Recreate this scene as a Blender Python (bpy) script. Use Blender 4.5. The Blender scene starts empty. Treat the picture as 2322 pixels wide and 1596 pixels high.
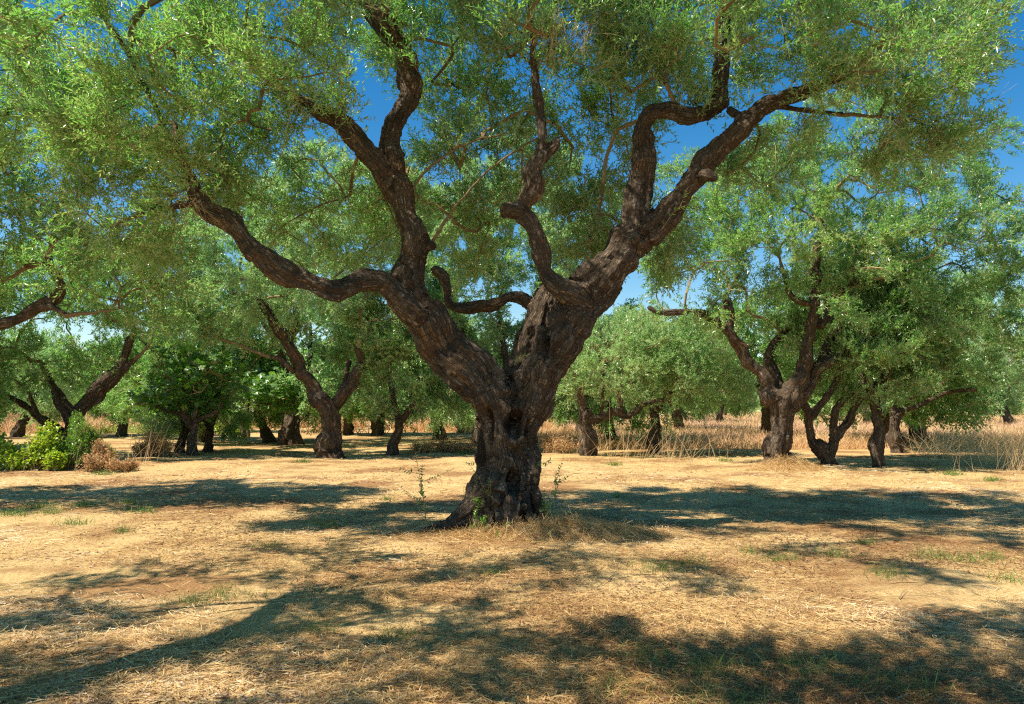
import bpy, math, random
import numpy as np
from mathutils import Vector, kdtree
from mathutils.noise import noise as mnoise

R = np.random.default_rng(11)
random.seed(5)
sc = bpy.context.scene
COL = sc.collection

# ------------------------------------------------------------------ camera model
FPX, CX, CY, HOR, EYE = 1805.0, 1160.5, 798.0, 915.0, 1.5
PITCH = math.atan((HOR - CY) / FPX)
cp, sp_ = math.cos(PITCH), math.sin(PITCH)

def ray(px, py):
    x, z = (px - CX) / FPX, -(py - CY) / FPX
    y = 1.0
    return np.array([x, y * cp - z * sp_, y * sp_ + z * cp])

def pt(px, py, depth):
    d = ray(px, py)
    return np.array([0, 0, EYE]) + d * (depth / d[1])

def proj(P):
    """world points (n,3) -> picture x, y and depth, used only to keep sprigs off the big limbs"""
    X, Y, Z = P[:, 0], P[:, 1], P[:, 2] - EYE
    f = Y * cp + Z * sp_
    u = -Y * sp_ + Z * cp
    f = np.maximum(f, 0.05)
    return CX + FPX * X / f, CY - FPX * u / f, Y

# ------------------------------------------------------------------ numpy noise
def _h(ix, iy, iz, s):
    n = (ix * 374761393 + iy * 668265263 + iz * 2147483647 + s * 1274126177) & 0xffffffff
    n = ((n ^ (n >> 13)) * 1274126177) & 0xffffffff
    n = n ^ (n >> 16)
    return (n & 0xffff) / 65535.0

def vnoise(P, seed=0):
    P = np.asarray(P, float)
    i = np.floor(P).astype(np.int64); f = P - i; f = f * f * (3 - 2 * f)
    r = 0
    for dx in (0, 1):
        wx = f[:, 0] if dx else 1 - f[:, 0]
        for dy in (0, 1):
            wy = f[:, 1] if dy else 1 - f[:, 1]
            for dz in (0, 1):
                wz = f[:, 2] if dz else 1 - f[:, 2]
                r = r + wx * wy * wz * _h(i[:, 0] + dx, i[:, 1] + dy, i[:, 2] + dz, seed)
    return r

def fbm(P, o=4, seed=0):
    a, t, r = 1.0, 0, 0
    P = np.asarray(P, float)
    for k in range(o):
        r = r + a * vnoise(P * 2 ** k + 17.3 * k, seed + k); t += a; a *= .5
    return r / t

def unit(v):
    return v / np.maximum(np.linalg.norm(v, axis=-1, keepdims=True), 1e-9)

def P3(x, y, z):
    return np.stack([x, y, z], 1)

# ------------------------------------------------------------------ ground height
def gz(x, y):
    x = np.asarray(x, float); y = np.asarray(y, float)
    sh = x.shape; x = x.ravel(); y = y.ravel()
    z = 0.10 * (fbm(P3(x * .22, y * .22, x * 0), 3, 3) - .5) + 0.05 * (vnoise(P3(x * 1.1, y * 1.1, x * 0), 9) - .5)
    z = z + 0.020 * (vnoise(P3(x * 4.1, y * 4.1, x * 0), 19) - .5)
    r2 = (x + .02) ** 2 + ((y - 9.75) * 1.0) ** 2
    z = z + 0.07 * np.exp(-r2 / 1.6)
    z = z + 0.10 * np.exp(-((x - 6.2) ** 2 + (y - 18.6) ** 2) / 1.2)
    return z.reshape(sh)

# ------------------------------------------------------------------ mesh helpers
def tag(o, label=None, cat=None, group=None, kind=None):
    for k, v in (('label', label), ('category', cat), ('group', group), ('kind', kind)):
        if v: o[k] = v
    return o

def quads(name, V, F, mats, parent=None, rnd=None, midx=None, smooth=True, loc=None):
    V = np.asarray(V, np.float32)
    if loc is not None: V = V - np.asarray(loc, np.float32)
    F = np.asarray(F, np.int32)
    me = bpy.data.meshes.new(name)
    me.vertices.add(len(V)); me.vertices.foreach_set('co', V.ravel())
    k = F.shape[1]
    me.loops.add(F.size); me.loops.foreach_set('vertex_index', F.ravel())
    me.polygons.add(len(F)); me.polygons.foreach_set('loop_start', np.arange(0, F.size, k, dtype=np.int32))
    if midx is not None: me.polygons.foreach_set('material_index', np.asarray(midx, np.int32))
    me.polygons.foreach_set('use_smooth', np.full(len(F), smooth))
    if rnd is not None:
        a = me.attributes.new('rnd', 'FLOAT', 'POINT'); a.data.foreach_set('value', np.asarray(rnd, np.float32))
    me.update(calc_edges=True)
    for m in (mats if isinstance(mats, (list, tuple)) else [mats]): me.materials.append(m)
    o = bpy.data.objects.new(name, me); COL.objects.link(o)
    if parent: o.parent = parent
    return o

def empty(name, loc):
    o = bpy.data.objects.new(name, None); COL.objects.link(o)
    o.location = loc; o.empty_display_size = .3
    return o

class Acc:
    def __init__(s): s.V, s.F, s.R, s.M, s.n = [], [], [], [], 0
    def add(s, V, F, rnd, m=0):
        if len(V) == 0: return
        s.V.append(V); s.F.append(F + s.n); s.R.append(np.broadcast_to(rnd, (len(V),)) if np.ndim(rnd) == 0 else rnd)
        s.M.append(np.full(len(F), m)); s.n += len(V)
    def build(s, name, mats, parent=None, loc=None, smooth=True):
        return quads(name, np.concatenate(s.V), np.concatenate(s.F), mats, parent, np.concatenate(s.R), np.concatenate(s.M), smooth, loc)

def leafs(P, D, L, W, up, rng, fold=.25):
    """n rhombic folded leaves: base P, direction D, length L, half width W"""
    n = len(P)
    u = unit(up + rng.normal(0, .55, (n, 3)))
    s = unit(np.cross(D, u)); nn = np.cross(s, D)
    L = L[:, None]; W = W[:, None]
    mid = P + D * L * .48
    V = np.stack([P, mid + s * W + nn * W * fold, P + D * L - nn * L * .08, mid - s * W + nn * W * fold], 1).reshape(-1, 3)
    F = np.arange(4 * n).reshape(n, 4)
    return V, F

def leafs6(P, D, L, W, up, rng, fold=.25):
    """finer lance-shaped leaves (two quads)"""
    n = len(P)
    u = unit(up + rng.normal(0, .55, (n, 3)))
    s = unit(np.cross(D, u)); nn = np.cross(s, D)
    L = L[:, None]; W = W[:, None]
    a = P + D * L * .30; b = P + D * L * .68 - nn * L * .03
    V = np.stack([P, a + s * W + nn * W * fold, b + s * W * .85 + nn * W * fold, P + D * L - nn * L * .10,
                  b - s * W * .85 + nn * W * fold, a - s * W + nn * W * fold], 1).reshape(-1, 3)
    base = (np.arange(n) * 6)[:, None]
    F = np.concatenate([base + np.array([[0, 1, 2, 3]]), base + np.array([[0, 3, 4, 5]])], 0)
    return V, F

def ribbons(P, D, S, L, W, bend, nseg=2, taper=.15):
    """n flat blades: base P, direction D, side S, length L, half width W, bend vector (n,3) added at the tip"""
    n = len(P); ks = np.linspace(0, 1, nseg + 1)
    rows = []
    for t in ks:
        c = P + D * (L * t)[:, None] + bend * t * t
        w = (W * (1 - (1 - taper) * t))[:, None]
        rows += [c - S * w, c + S * w]
    V = np.stack(rows, 1).reshape(-1, 3)
    m = 2 * (nseg + 1); b = (np.arange(n) * m)[:, None]
    F = np.concatenate([b + np.array([[2 * k, 2 * k + 1, 2 * k + 3, 2 * k + 2]]) for k in range(nseg)], 0)
    return V, F, m

def tubes3(P0, P1, P2, r0, r1):
    """n three-sided twigs through three points"""
    n = len(P0)
    d = unit(P2 - P0); ref = np.where(np.abs(d[:, 2:3]) > .9, np.array([[1., 0, 0]]), np.array([[0, 0, 1.]]))
    a = unit(np.cross(d, ref)); b = np.cross(d, a)
    rows = []
    for c, r in ((P0, r0), (P1, (r0 + r1) / 2), (P2, r1)):
        for k in range(3):
            an = 2.0944 * k
            rows.append(c + (a * math.cos(an) + b * math.sin(an)) * np.reshape(r, (-1, 1)))
    V = np.stack(rows, 1).reshape(-1, 3)
    bb = (np.arange(n) * 9)[:, None]; F = []
    for s in range(2):
        for k in range(3):
            F.append(bb + np.array([[3 * s + k, 3 * s + (k + 1) % 3, 3 * s + 3 + (k + 1) % 3, 3 * s + 3 + k]]))
    return V, np.concatenate(F, 0)

def polytube(pts, rad, sides=6):
    pts = np.asarray(pts, float); n = len(pts)
    T = unit(np.gradient(pts, axis=0))
    ref = np.array([0.3, 1, 0.2]) if abs(T[0] @ unit(np.array([0.3, 1, 0.2]))) < .9 else np.array([1., 0, 0])
    N = unit(np.cross(T[0], ref)); V = []
    for i in range(n):
        N = unit(N - T[i] * (N @ T[i])); B = np.cross(T[i], N)
        for k in range(sides):
            a = 2 * math.pi * k / sides
            V.append(pts[i] + (N * math.cos(a) + B * math.sin(a)) * rad[i])
    F = [[i * sides + k, i * sides + (k + 1) % sides, (i + 1) * sides + (k + 1) % sides, (i + 1) * sides + k]
         for i in range(n - 1) for k in range(sides)]
    return np.array(V), np.array(F)

def catmull(C, step):
    """C (n,4) control rows x,y,z,r -> densely resampled rows"""
    C = np.asarray(C, float)
    if len(C) == 2: C = np.array([C[0], (C[0] + C[1]) / 2, C[1]])
    E = np.vstack([2 * C[0] - C[1], C, 2 * C[-1] - C[-2]]); out = []
    for i in range(1, len(E) - 2):
        p0, p1, p2, p3 = E[i - 1], E[i], E[i + 1], E[i + 2]
        k = max(2, int(np.linalg.norm((p2 - p1)[:3]) / step))
        for t in np.arange(k) / k:
            out.append(.5 * (2 * p1 + (p2 - p0) * t + (2 * p0 - 5 * p1 + 4 * p2 - p3) * t * t + (3 * p1 - p0 - 3 * p2 + p3) * t ** 3))
    out.append(C[-1]); out = np.array(out); out[:, 3] = np.maximum(out[:, 3], .002)
    return out

# ------------------------------------------------------------------ materials
def mat(name):
    m = bpy.data.materials.new(name); m.use_nodes = True
    nt = m.node_tree; nt.nodes.clear()
    return m, nt

def N(nt, t, **kw):
    n = nt.nodes.new(t)
    for k, v in kw.items():
        if k in n.inputs.keys() if isinstance(k, str) else False: n.inputs[k].default_value = v
        else: setattr(n, k, v)
    return n

def ramp(nt, fac, stops, interp='LINEAR'):
    r = nt.nodes.new('ShaderNodeValToRGB'); r.color_ramp.interpolation = interp
    e = r.color_ramp.elements
    while len(e) < len(stops): e.new(.5)
    for i, (p, c) in enumerate(stops):
        e[i].position = p; e[i].color = (*c, 1) if len(c) == 3 else c
    nt.links.new(fac, r.inputs[0]); return r.outputs[0]

def attr(nt, name, out='Fac'):
    a = nt.nodes.new('ShaderNodeAttribute'); a.attribute_name = name; return a.outputs[out]

def noise(nt, vec, scale, detail=4, rough=.6, w=None):
    n = nt.nodes.new('ShaderNodeTexNoise')
    n.inputs['Scale'].default_value = scale; n.inputs['Detail'].default_value = detail; n.inputs['Roughness'].default_value = rough
    if vec is not None: nt.links.new(vec, n.inputs['Vector'])
    return n.outputs['Fac']

def mixc(nt, fac, a, b, mode='MIX'):
    m = nt.nodes.new('ShaderNodeMix'); m.data_type = 'RGBA'; m.blend_type = mode
    for s, v in ((m.inputs[0], fac), (m.inputs[6], a), (m.inputs[7], b)):
        if hasattr(v, 'is_output'): nt.links.new(v, s)
        else: s.default_value = v if np.ndim(v) == 0 else ((*v, 1) if len(v) == 3 else v)
    return m.outputs[2]

def out(nt, sh):
    o = nt.nodes.new('ShaderNodeOutputMaterial'); nt.links.new(sh, o.inputs['Surface'])

def leaf_mat(name, top, under, trans, tf=.35, rough=.32, spec=.75, dry=None):
    m, nt = mat(name)
    up_ = lambda L: [(p_, tuple(min(.85, q_ * 1.12) for q_ in c_)) for p_, c_ in L]
    top, under, trans = up_(top), up_(under), up_(trans)
    r = attr(nt, 'rnd')
    oi = nt.nodes.new('ShaderNodeObjectInfo')
    tc = ramp(nt, r, top); uc = ramp(nt, r, under); trc = ramp(nt, r, trans)
    g = nt.nodes.new('ShaderNodeNewGeometry')
    c = mixc(nt, g.outputs['Backfacing'], tc, uc)
    b = nt.nodes.new('ShaderNodeBsdfPrincipled'); nt.links.new(c, b.inputs['Base Color'])
    b.inputs['Roughness'].default_value = rough; b.inputs['Specular IOR Level'].default_value = spec
    t = nt.nodes.new('ShaderNodeBsdfTranslucent'); nt.links.new(trc, t.inputs['Color'])
    mx = nt.nodes.new('ShaderNodeMixShader'); mx.inputs[0].default_value = tf
    nt.links.new(b.outputs[0], mx.inputs[1]); nt.links.new(t.outputs[0], mx.inputs[2])
    out(nt, mx.outputs[0]); return m

M = {}
M['olive'] = leaf_mat('olive_leaf',
    [(0, (.040, .12, .040)), (.35, (.080, .21, .062)), (.7, (.150, .31, .105)), (.93, (.30, .42, .19)), (1, (.42, .38, .14))],
    [(0, (.24, .34, .20)), (.5, (.36, .46, .29)), (1, (.50, .56, .36))],
    [(0, (.12, .42, .05)), (.6, (.23, .58, .09)), (1, (.44, .58, .14))], tf=.48)
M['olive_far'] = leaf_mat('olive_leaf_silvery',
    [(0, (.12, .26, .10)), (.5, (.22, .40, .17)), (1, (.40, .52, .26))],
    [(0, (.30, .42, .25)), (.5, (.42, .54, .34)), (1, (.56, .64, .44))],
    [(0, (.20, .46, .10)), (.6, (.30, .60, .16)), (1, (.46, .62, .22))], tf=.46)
M['fresh'] = leaf_mat('fresh_leaf',
    [(0, (.05, .17, .02)), (.6, (.10, .28, .03)), (1, (.20, .38, .05))],
    [(0, (.15, .28, .08)), (1, (.24, .38, .12))],
    [(0, (.16, .40, .02)), (1, (.28, .55, .04))], tf=.4)
M['fig'] = leaf_mat('fig_leaf',
    [(0, (.035, .13, .025)), (.6, (.08, .24, .04)), (1, (.17, .34, .06))],
    [(0, (.09, .19, .07)), (1, (.15, .28, .10))],
    [(0, (.10, .30, .02)), (1, (.22, .48, .04))], tf=.35)
M['bramble'] = leaf_mat('bramble_leaf',
    [(0, (.16, .34, .02)), (.6, (.34, .52, .03)), (.85, (.56, .60, .04)), (1, (.50, .33, .05))],
    [(0, (.20, .34, .08)), (1, (.34, .42, .12))],
    [(0, (.30, .52, .02)), (1, (.52, .55, .04))], tf=.42)

def simple(name, stops, rough=.8, tf=0, spec=.2):
    m, nt = mat(name); c = ramp(nt, attr(nt, 'rnd'), stops)
    b = nt.nodes.new('ShaderNodeBsdfPrincipled'); nt.links.new(c, b.inputs['Base Color'])
    b.inputs['Roughness'].default_value = rough; b.inputs['Specular IOR Level'].default_value = spec
    s = b.outputs[0]
    if tf:
        t = nt.nodes.new('ShaderNodeBsdfTranslucent'); nt.links.new(c, t.inputs['Color'])
        mx = nt.nodes.new('ShaderNodeMixShader'); mx.inputs[0].default_value = tf
        nt.links.new(s, mx.inputs[1]); nt.links.new(t.outputs[0], mx.inputs[2]); s = mx.outputs[0]
    out(nt, s); return m

M['twig'] = simple('twig_bark', [(0, (.16, .11, .06)), (.5, (.30, .22, .12)), (.85, (.46, .35, .20)), (1, (.62, .48, .30))], .75)
M['straw'] = simple('dry_straw', [(0, (.22, .10, .04)), (.25, (.44, .25, .09)), (.55, (.66, .45, .20)), (.85, (.82, .62, .33)), (1, (.90, .78, .54))], .55, .15, .4)
M['drygrass'] = simple('dry_tall_grass', [(0, (.30, .15, .07)), (.3, (.52, .29, .13)), (.6, (.70, .45, .23)), (1, (.86, .66, .40))], .7, .3, .2)
M['weed'] = simple('dry_weed', [(0, (.30, .16, .10)), (.5, (.52, .31, .19)), (1, (.72, .52, .36))], .8, .2, .2)
M['litter'] = simple('fallen_leaf', [(0, (.16, .08, .045)), (.4, (.34, .18, .09)), (.75, (.50, .36, .22)), (1, (.60, .52, .42))], .6, .1, .4)
M['greengrass'] = simple('green_grass_blade', [(0, (.06, .16, .03)), (.6, (.14, .28, .06)), (1, (.35, .36, .12))], .6, .35, .3)

def bark_mat(name, dark=1.0):
    m, nt = mat(name)
    v = attr(nt, 'bark', 'Vector')
    mp = nt.nodes.new('ShaderNodeMapping'); mp.inputs['Scale'].default_value = (1, 1, .9); nt.links.new(v, mp.inputs[0]); bv = mp.outputs[0]
    tc = nt.nodes.new('ShaderNodeTexCoord').outputs['Object']
    # distorted coordinates give crooked plates
    nz = nt.nodes.new('ShaderNodeTexNoise'); nz.inputs['Scale'].default_value = 9; nz.inputs['Detail'].default_value = 3
    nt.links.new(bv, nz.inputs['Vector'])
    va = nt.nodes.new('ShaderNodeVectorMath'); va.operation = 'MULTIPLY_ADD'
    nt.links.new(nz.outputs['Color'], va.inputs[0]); va.inputs[1].default_value = (.16, .16, .16); nt.links.new(bv, va.inputs[2])
    def stretched(sx, sz):
        q = nt.nodes.new('ShaderNodeMapping'); q.inputs['Scale'].default_value = (sx, sx, sz); nt.links.new(va.outputs[0], q.inputs[0]); return q.outputs[0]
    def ridge(vec, sc_, width):
        f = noise(nt, vec, sc_, 3, .6); a_ = nt.nodes.new('ShaderNodeMath'); a_.operation = 'SUBTRACT'; nt.links.new(f, a_.inputs[0]); a_.inputs[1].default_value = .5
        q = nt.nodes.new('ShaderNodeMath'); q.operation = 'ABSOLUTE'; nt.links.new(a_.outputs[0], q.inputs[0])
        return ramp(nt, q.outputs[0], [(0, (0, 0, 0)), (width, (1, 1, 1))])
    r1 = ridge(stretched(1, .30), 20, .07); r2 = ridge(stretched(1, .55), 44, .09)
    crack = mixc(nt, 1.0, r1, r2, 'MULTIPLY')
    fine = noise(nt, stretched(1, .5), 70, 5, .75)
    mid = noise(nt, bv, 11, 4, .65)
    big = noise(nt, tc, 1.5, 4, .6)
    big2 = noise(nt, tc, 2.6, 3, .6)
    k = dark
    c1 = ramp(nt, fine, [(.25, (.060 * k, .038 * k, .024 * k)), (.5, (.165 * k, .115 * k, .078 * k)), (.75, (.40 * k, .32 * k, .24 * k))])
    c2 = mixc(nt, ramp(nt, big, [(.53, (0, 0, 0)), (.66, (.6, .6, .6))]), c1, ramp(nt, fine, [(.3, (.13 * k, .055 * k, .020 * k)), (.7, (.42 * k, .21 * k, .085 * k))]))
    c2 = mixc(nt, ramp(nt, big2, [(.54, (0, 0, 0)), (.64, (.75, .75, .75))]), c2, ramp(nt, fine, [(.3, (.022, .016, .013)), (.75, (.13, .10, .08))]))
    c3 = mixc(nt, ramp(nt, mid, [(.56, (0, 0, 0)), (.70, (.6, .6, .6))]), c2, (.46 * k, .39 * k, .32 * k))
    c4 = mixc(nt, crack, mixc(nt, .75, c3, (.030, .020, .014)), c3)
    b = nt.nodes.new('ShaderNodeBsdfPrincipled'); nt.links.new(c4, b.inputs['Base Color'])
    b.inputs['Roughness'].default_value = .82; b.inputs['Specular IOR Level'].default_value = .25
    add = nt.nodes.new('ShaderNodeMath'); add.operation = 'MULTIPLY_ADD'
    nt.links.new(fine, add.inputs[0]); add.inputs[1].default_value = .8; nt.links.new(crack, add.inputs[2])
    bp = nt.nodes.new('ShaderNodeBump'); bp.inputs['Strength'].default_value = .9; bp.inputs['Distance'].default_value = .02
    nt.links.new(add.outputs[0], bp.inputs['Height']); nt.links.new(bp.outputs[0], b.inputs['Normal'])
    out(nt, b.outputs[0]); return m
M['bark'] = bark_mat('olive_bark', 1.12)
M['figbark'] = bark_mat('fig_bark', 1.5)

# ------------------------------------------------------------------ trunks
def trunk_mesh(limbs, voxel, parent, origin, name='trunk', amp=.012, carve=(), mat_='bark', knots=0, rng=None):
    """limbs: list of dense rows (x,y,z,r) in world space -> one continuous, remeshed and gnarled surface"""
    verts, faces = [], []
    for L in limbs:
        pts, rad = L[:, :3].copy(), L[:, 3].copy()
        # round the free end
        d = unit(pts[-1] - pts[-2]); r = rad[-1]
        pts = np.vstack([pts, pts[-1] + d * r * .45, pts[-1] + d * r * .75]); rad = np.append(rad, [r * .78, r * .35])
        V, F = polytube(pts, rad, 14); b = len(verts)
        verts += V.tolist(); faces += (F + b).tolist()
        n = len(pts); faces.append([b + k for k in range(13, -1, -1)]); faces.append([b + (n - 1) * 14 + k for k in range(14)])
    me = bpy.data.meshes.new('tmp'); me.from_pydata(verts, [], faces)
    o = bpy.data.objects.new('tmp', me); COL.objects.link(o)
    md = o.modifiers.new('r', 'REMESH'); md.mode = 'VOXEL'; md.voxel_size = voxel; md.adaptivity = 0
    sm = o.modifiers.new('s', 'SMOOTH'); sm.iterations = 4; sm.factor = .5
    dg = bpy.context.evaluated_depsgraph_get(); ev = o.evaluated_get(dg)
    me2 = bpy.data.meshes.new_from_object(ev)
    bpy.data.objects.remove(o); bpy.data.meshes.remove(me)
    n = len(me2.vertices); co = np.zeros(n * 3, np.float32); me2.vertices.foreach_get('co', co); co = co.reshape(-1, 3).astype(float)
    no = np.zeros(n * 3, np.float32); me2.vertices.foreach_get('normal', no); no = no.reshape(-1, 3).astype(float)
    # skeleton frames
    SP, SN, SB, SA, SR = [], [], [], [], []
    for li, L in enumerate(limbs):
        p = L[:, :3]; T = unit(np.gradient(p, axis=0)); arc = np.concatenate([[0], np.cumsum(np.linalg.norm(np.diff(p, axis=0), axis=1))])
        Nn = unit(np.cross(T[0], np.array([.2, 1., .1])))
        for i in range(len(p)):
            Nn = unit(Nn - T[i] * (Nn @ T[i])); SP.append(p[i]); SN.append(Nn); SB.append(np.cross(T[i], Nn)); SA.append(arc[i] + li * 3.7); SR.append(L[i, 3])
    kd = kdtree.KDTree(len(SP))
    for i, p in enumerate(SP): kd.insert(p, i)
    kd.balance()
    SP, SN, SB, SA, SR = map(np.array, (SP, SN, SB, SA, SR))
    # choose the skeleton sample with the smallest distance/radius among a few
    idx = np.empty(n, int)
    for i in range(n):
        best, bi = 1e9, 0
        for (_, j, dd) in kd.find_n(co[i], 5):
            q = dd / (SR[j] + .02)
            if q < best: best, bi = q, j
        idx[i] = bi
    off = co - SP[idx]
    a, b = (off * SN[idx]).sum(1), (off * SB[idx]).sum(1)
    w = SA[idx]
    bark = np.stack([a, b, w * .45], 1)
    rr = SR[idx]
    big = fbm(co * 2.6, 3, 31) - .5
    th = np.arctan2(b, a)
    fl = np.stack([np.cos(th) * 1.1, np.sin(th) * 1.1, w * .8], 1)
    flute = fbm(fl * 1.9, 3, 41) - .5
    ridg = 1 - np.abs(2 * fbm(bark * 19, 3, 51) - 1) * 2
    fin = fbm(bark * 42, 2, 61) - .5
    disp = big * .75 * rr + (fbm(co * 8.0, 2, 33) - .5) * .40 * np.minimum(rr, .12) + flute * rr * np.where(co[:, 2] < 1.9, 1.25, .85) + ridg * amp * .8 * np.minimum(1, rr / .1) + fin * amp * 1.6 * np.minimum(1, rr / .1)
    if len(carve):
        for (c, rad, depth, st) in carve:
            q = (co - np.asarray(c)) / (np.asarray(rad) * np.ones(3))
            dd = np.linalg.norm(q, axis=1)
            disp = disp - depth * np.exp(-(dd ** 4)) + depth * st * np.exp(-((dd - 1.35) / .35) ** 2)
    co = co + no * disp[:, None]
    me2.vertices.foreach_set('co', (co - np.asarray(origin)).astype(np.float32).ravel())
    at = me2.attributes.new('bark', 'FLOAT_VECTOR', 'POINT'); at.data.foreach_set('vector', bark.astype(np.float32).ravel())
    me2.polygons.foreach_set('use_smooth', np.ones(len(me2.polygons), bool))
    me2.materials.clear(); me2.materials.append(M[mat_]); me2.update()
    me2.name = name
    ob = bpy.data.objects.new(name, me2); COL.objects.link(ob); ob.parent = parent
    return ob

# ------------------------------------------------------------------ crowns
KS, KL, KW = 2.15, 1.16, 1.30
def inell(P, E):
    return (((P - E[:3]) / E[3:6]) ** 2).sum(1) < 1

def grow(limbs, ells, holes, n_attr, rng, minr=.45, floor=1.2):
    """attractor points in the crown volumes, each joined to the nearest wood by a bowed branch"""
    P, T = [], []
    for L in limbs:
        m = L[:, 3] < max(.6 * limbs[0][0, 3], .05)
        q = L[m]
        if len(q) < 3: continue
        t = unit(np.gradient(q[:, :3], axis=0)); k = max(1, int(.15 / max(1e-3, np.linalg.norm(q[1, :3] - q[0, :3]))))
        P += list(q[::k, :3]); T += list(t[::k])
        P.append(q[-1, :3]); T.append(t[-1])
    nl = len(P)
    A = np.array([e for e in ells]); vol = A[:, 3] * A[:, 4] * A[:, 5] * (A[:, 6] if A.shape[1] > 6 else 1)
    att = []
    tries = 0
    while len(att) < n_attr and tries < n_attr * 60:
        tries += 1
        e = A[rng.choice(len(A), p=vol / vol.sum())]
        v = rng.normal(size=3); v = v / np.linalg.norm(v) * rng.random() ** .38
        p = e[:3] + v * e[3:6]
        if p[2] < floor: continue
        if any((((p - h[:3]) / h[3:6]) ** 2).sum() < 1 for h in holes): continue
        if fbm(p[None] * 1.15, 2, 5)[0] < .40 and rng.random() < .8: continue
        if att and np.min(np.linalg.norm(np.array(att) - p, axis=1)) < minr: continue
        att.append(p)
    att = np.array(att); P0 = np.array(P)
    dist = np.array([np.min(np.linalg.norm(P0 - a, axis=1)) for a in att])
    order = np.argsort(dist)
    par = [-1] * nl; branches = []; lev = [0] * nl
    Pn = np.zeros((nl + 60 * len(att), 3)); Pn[:nl] = P0; cnt = nl
    levs = np.zeros(len(Pn))
    for ai in order:
        a = att[ai]
        d = np.linalg.norm(Pn[:cnt] - a, axis=1) + .06 * levs[:cnt]
        j = int(np.argmin(d)); p0 = Pn[j]; D = np.linalg.norm(a - p0)
        if D < .12: continue
        c = p0 + np.array(T[j]) * D * .35 + np.array([0, 0, .12 * D]) + rng.normal(0, .10 * D, 3)
        k = max(2, int(D / .2)); prev = j; path = [j]
        for t in (np.arange(k) + 1) / k:
            q = (1 - t) ** 2 * p0 + 2 * t * (1 - t) * c + t * t * a + (rng.normal(0, .022, 3) if t < 1 else 0)
            if cnt >= len(Pn): break
            Pn[cnt] = q; T.append(unit(q - Pn[prev])); par.append(prev); levs[cnt] = levs[prev] + .4; path.append(cnt); prev = cnt; cnt += 1
        branches.append(path)
    desc = np.zeros(cnt)
    for i in range(cnt - 1, nl - 1, -1):
        desc[i] += 1; desc[par[i]] += desc[i]
    rad = .0042 * np.sqrt(np.maximum(desc, 1)) + .0015
    return Pn[:cnt], np.array(T), rad, branches, nl, desc

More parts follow.
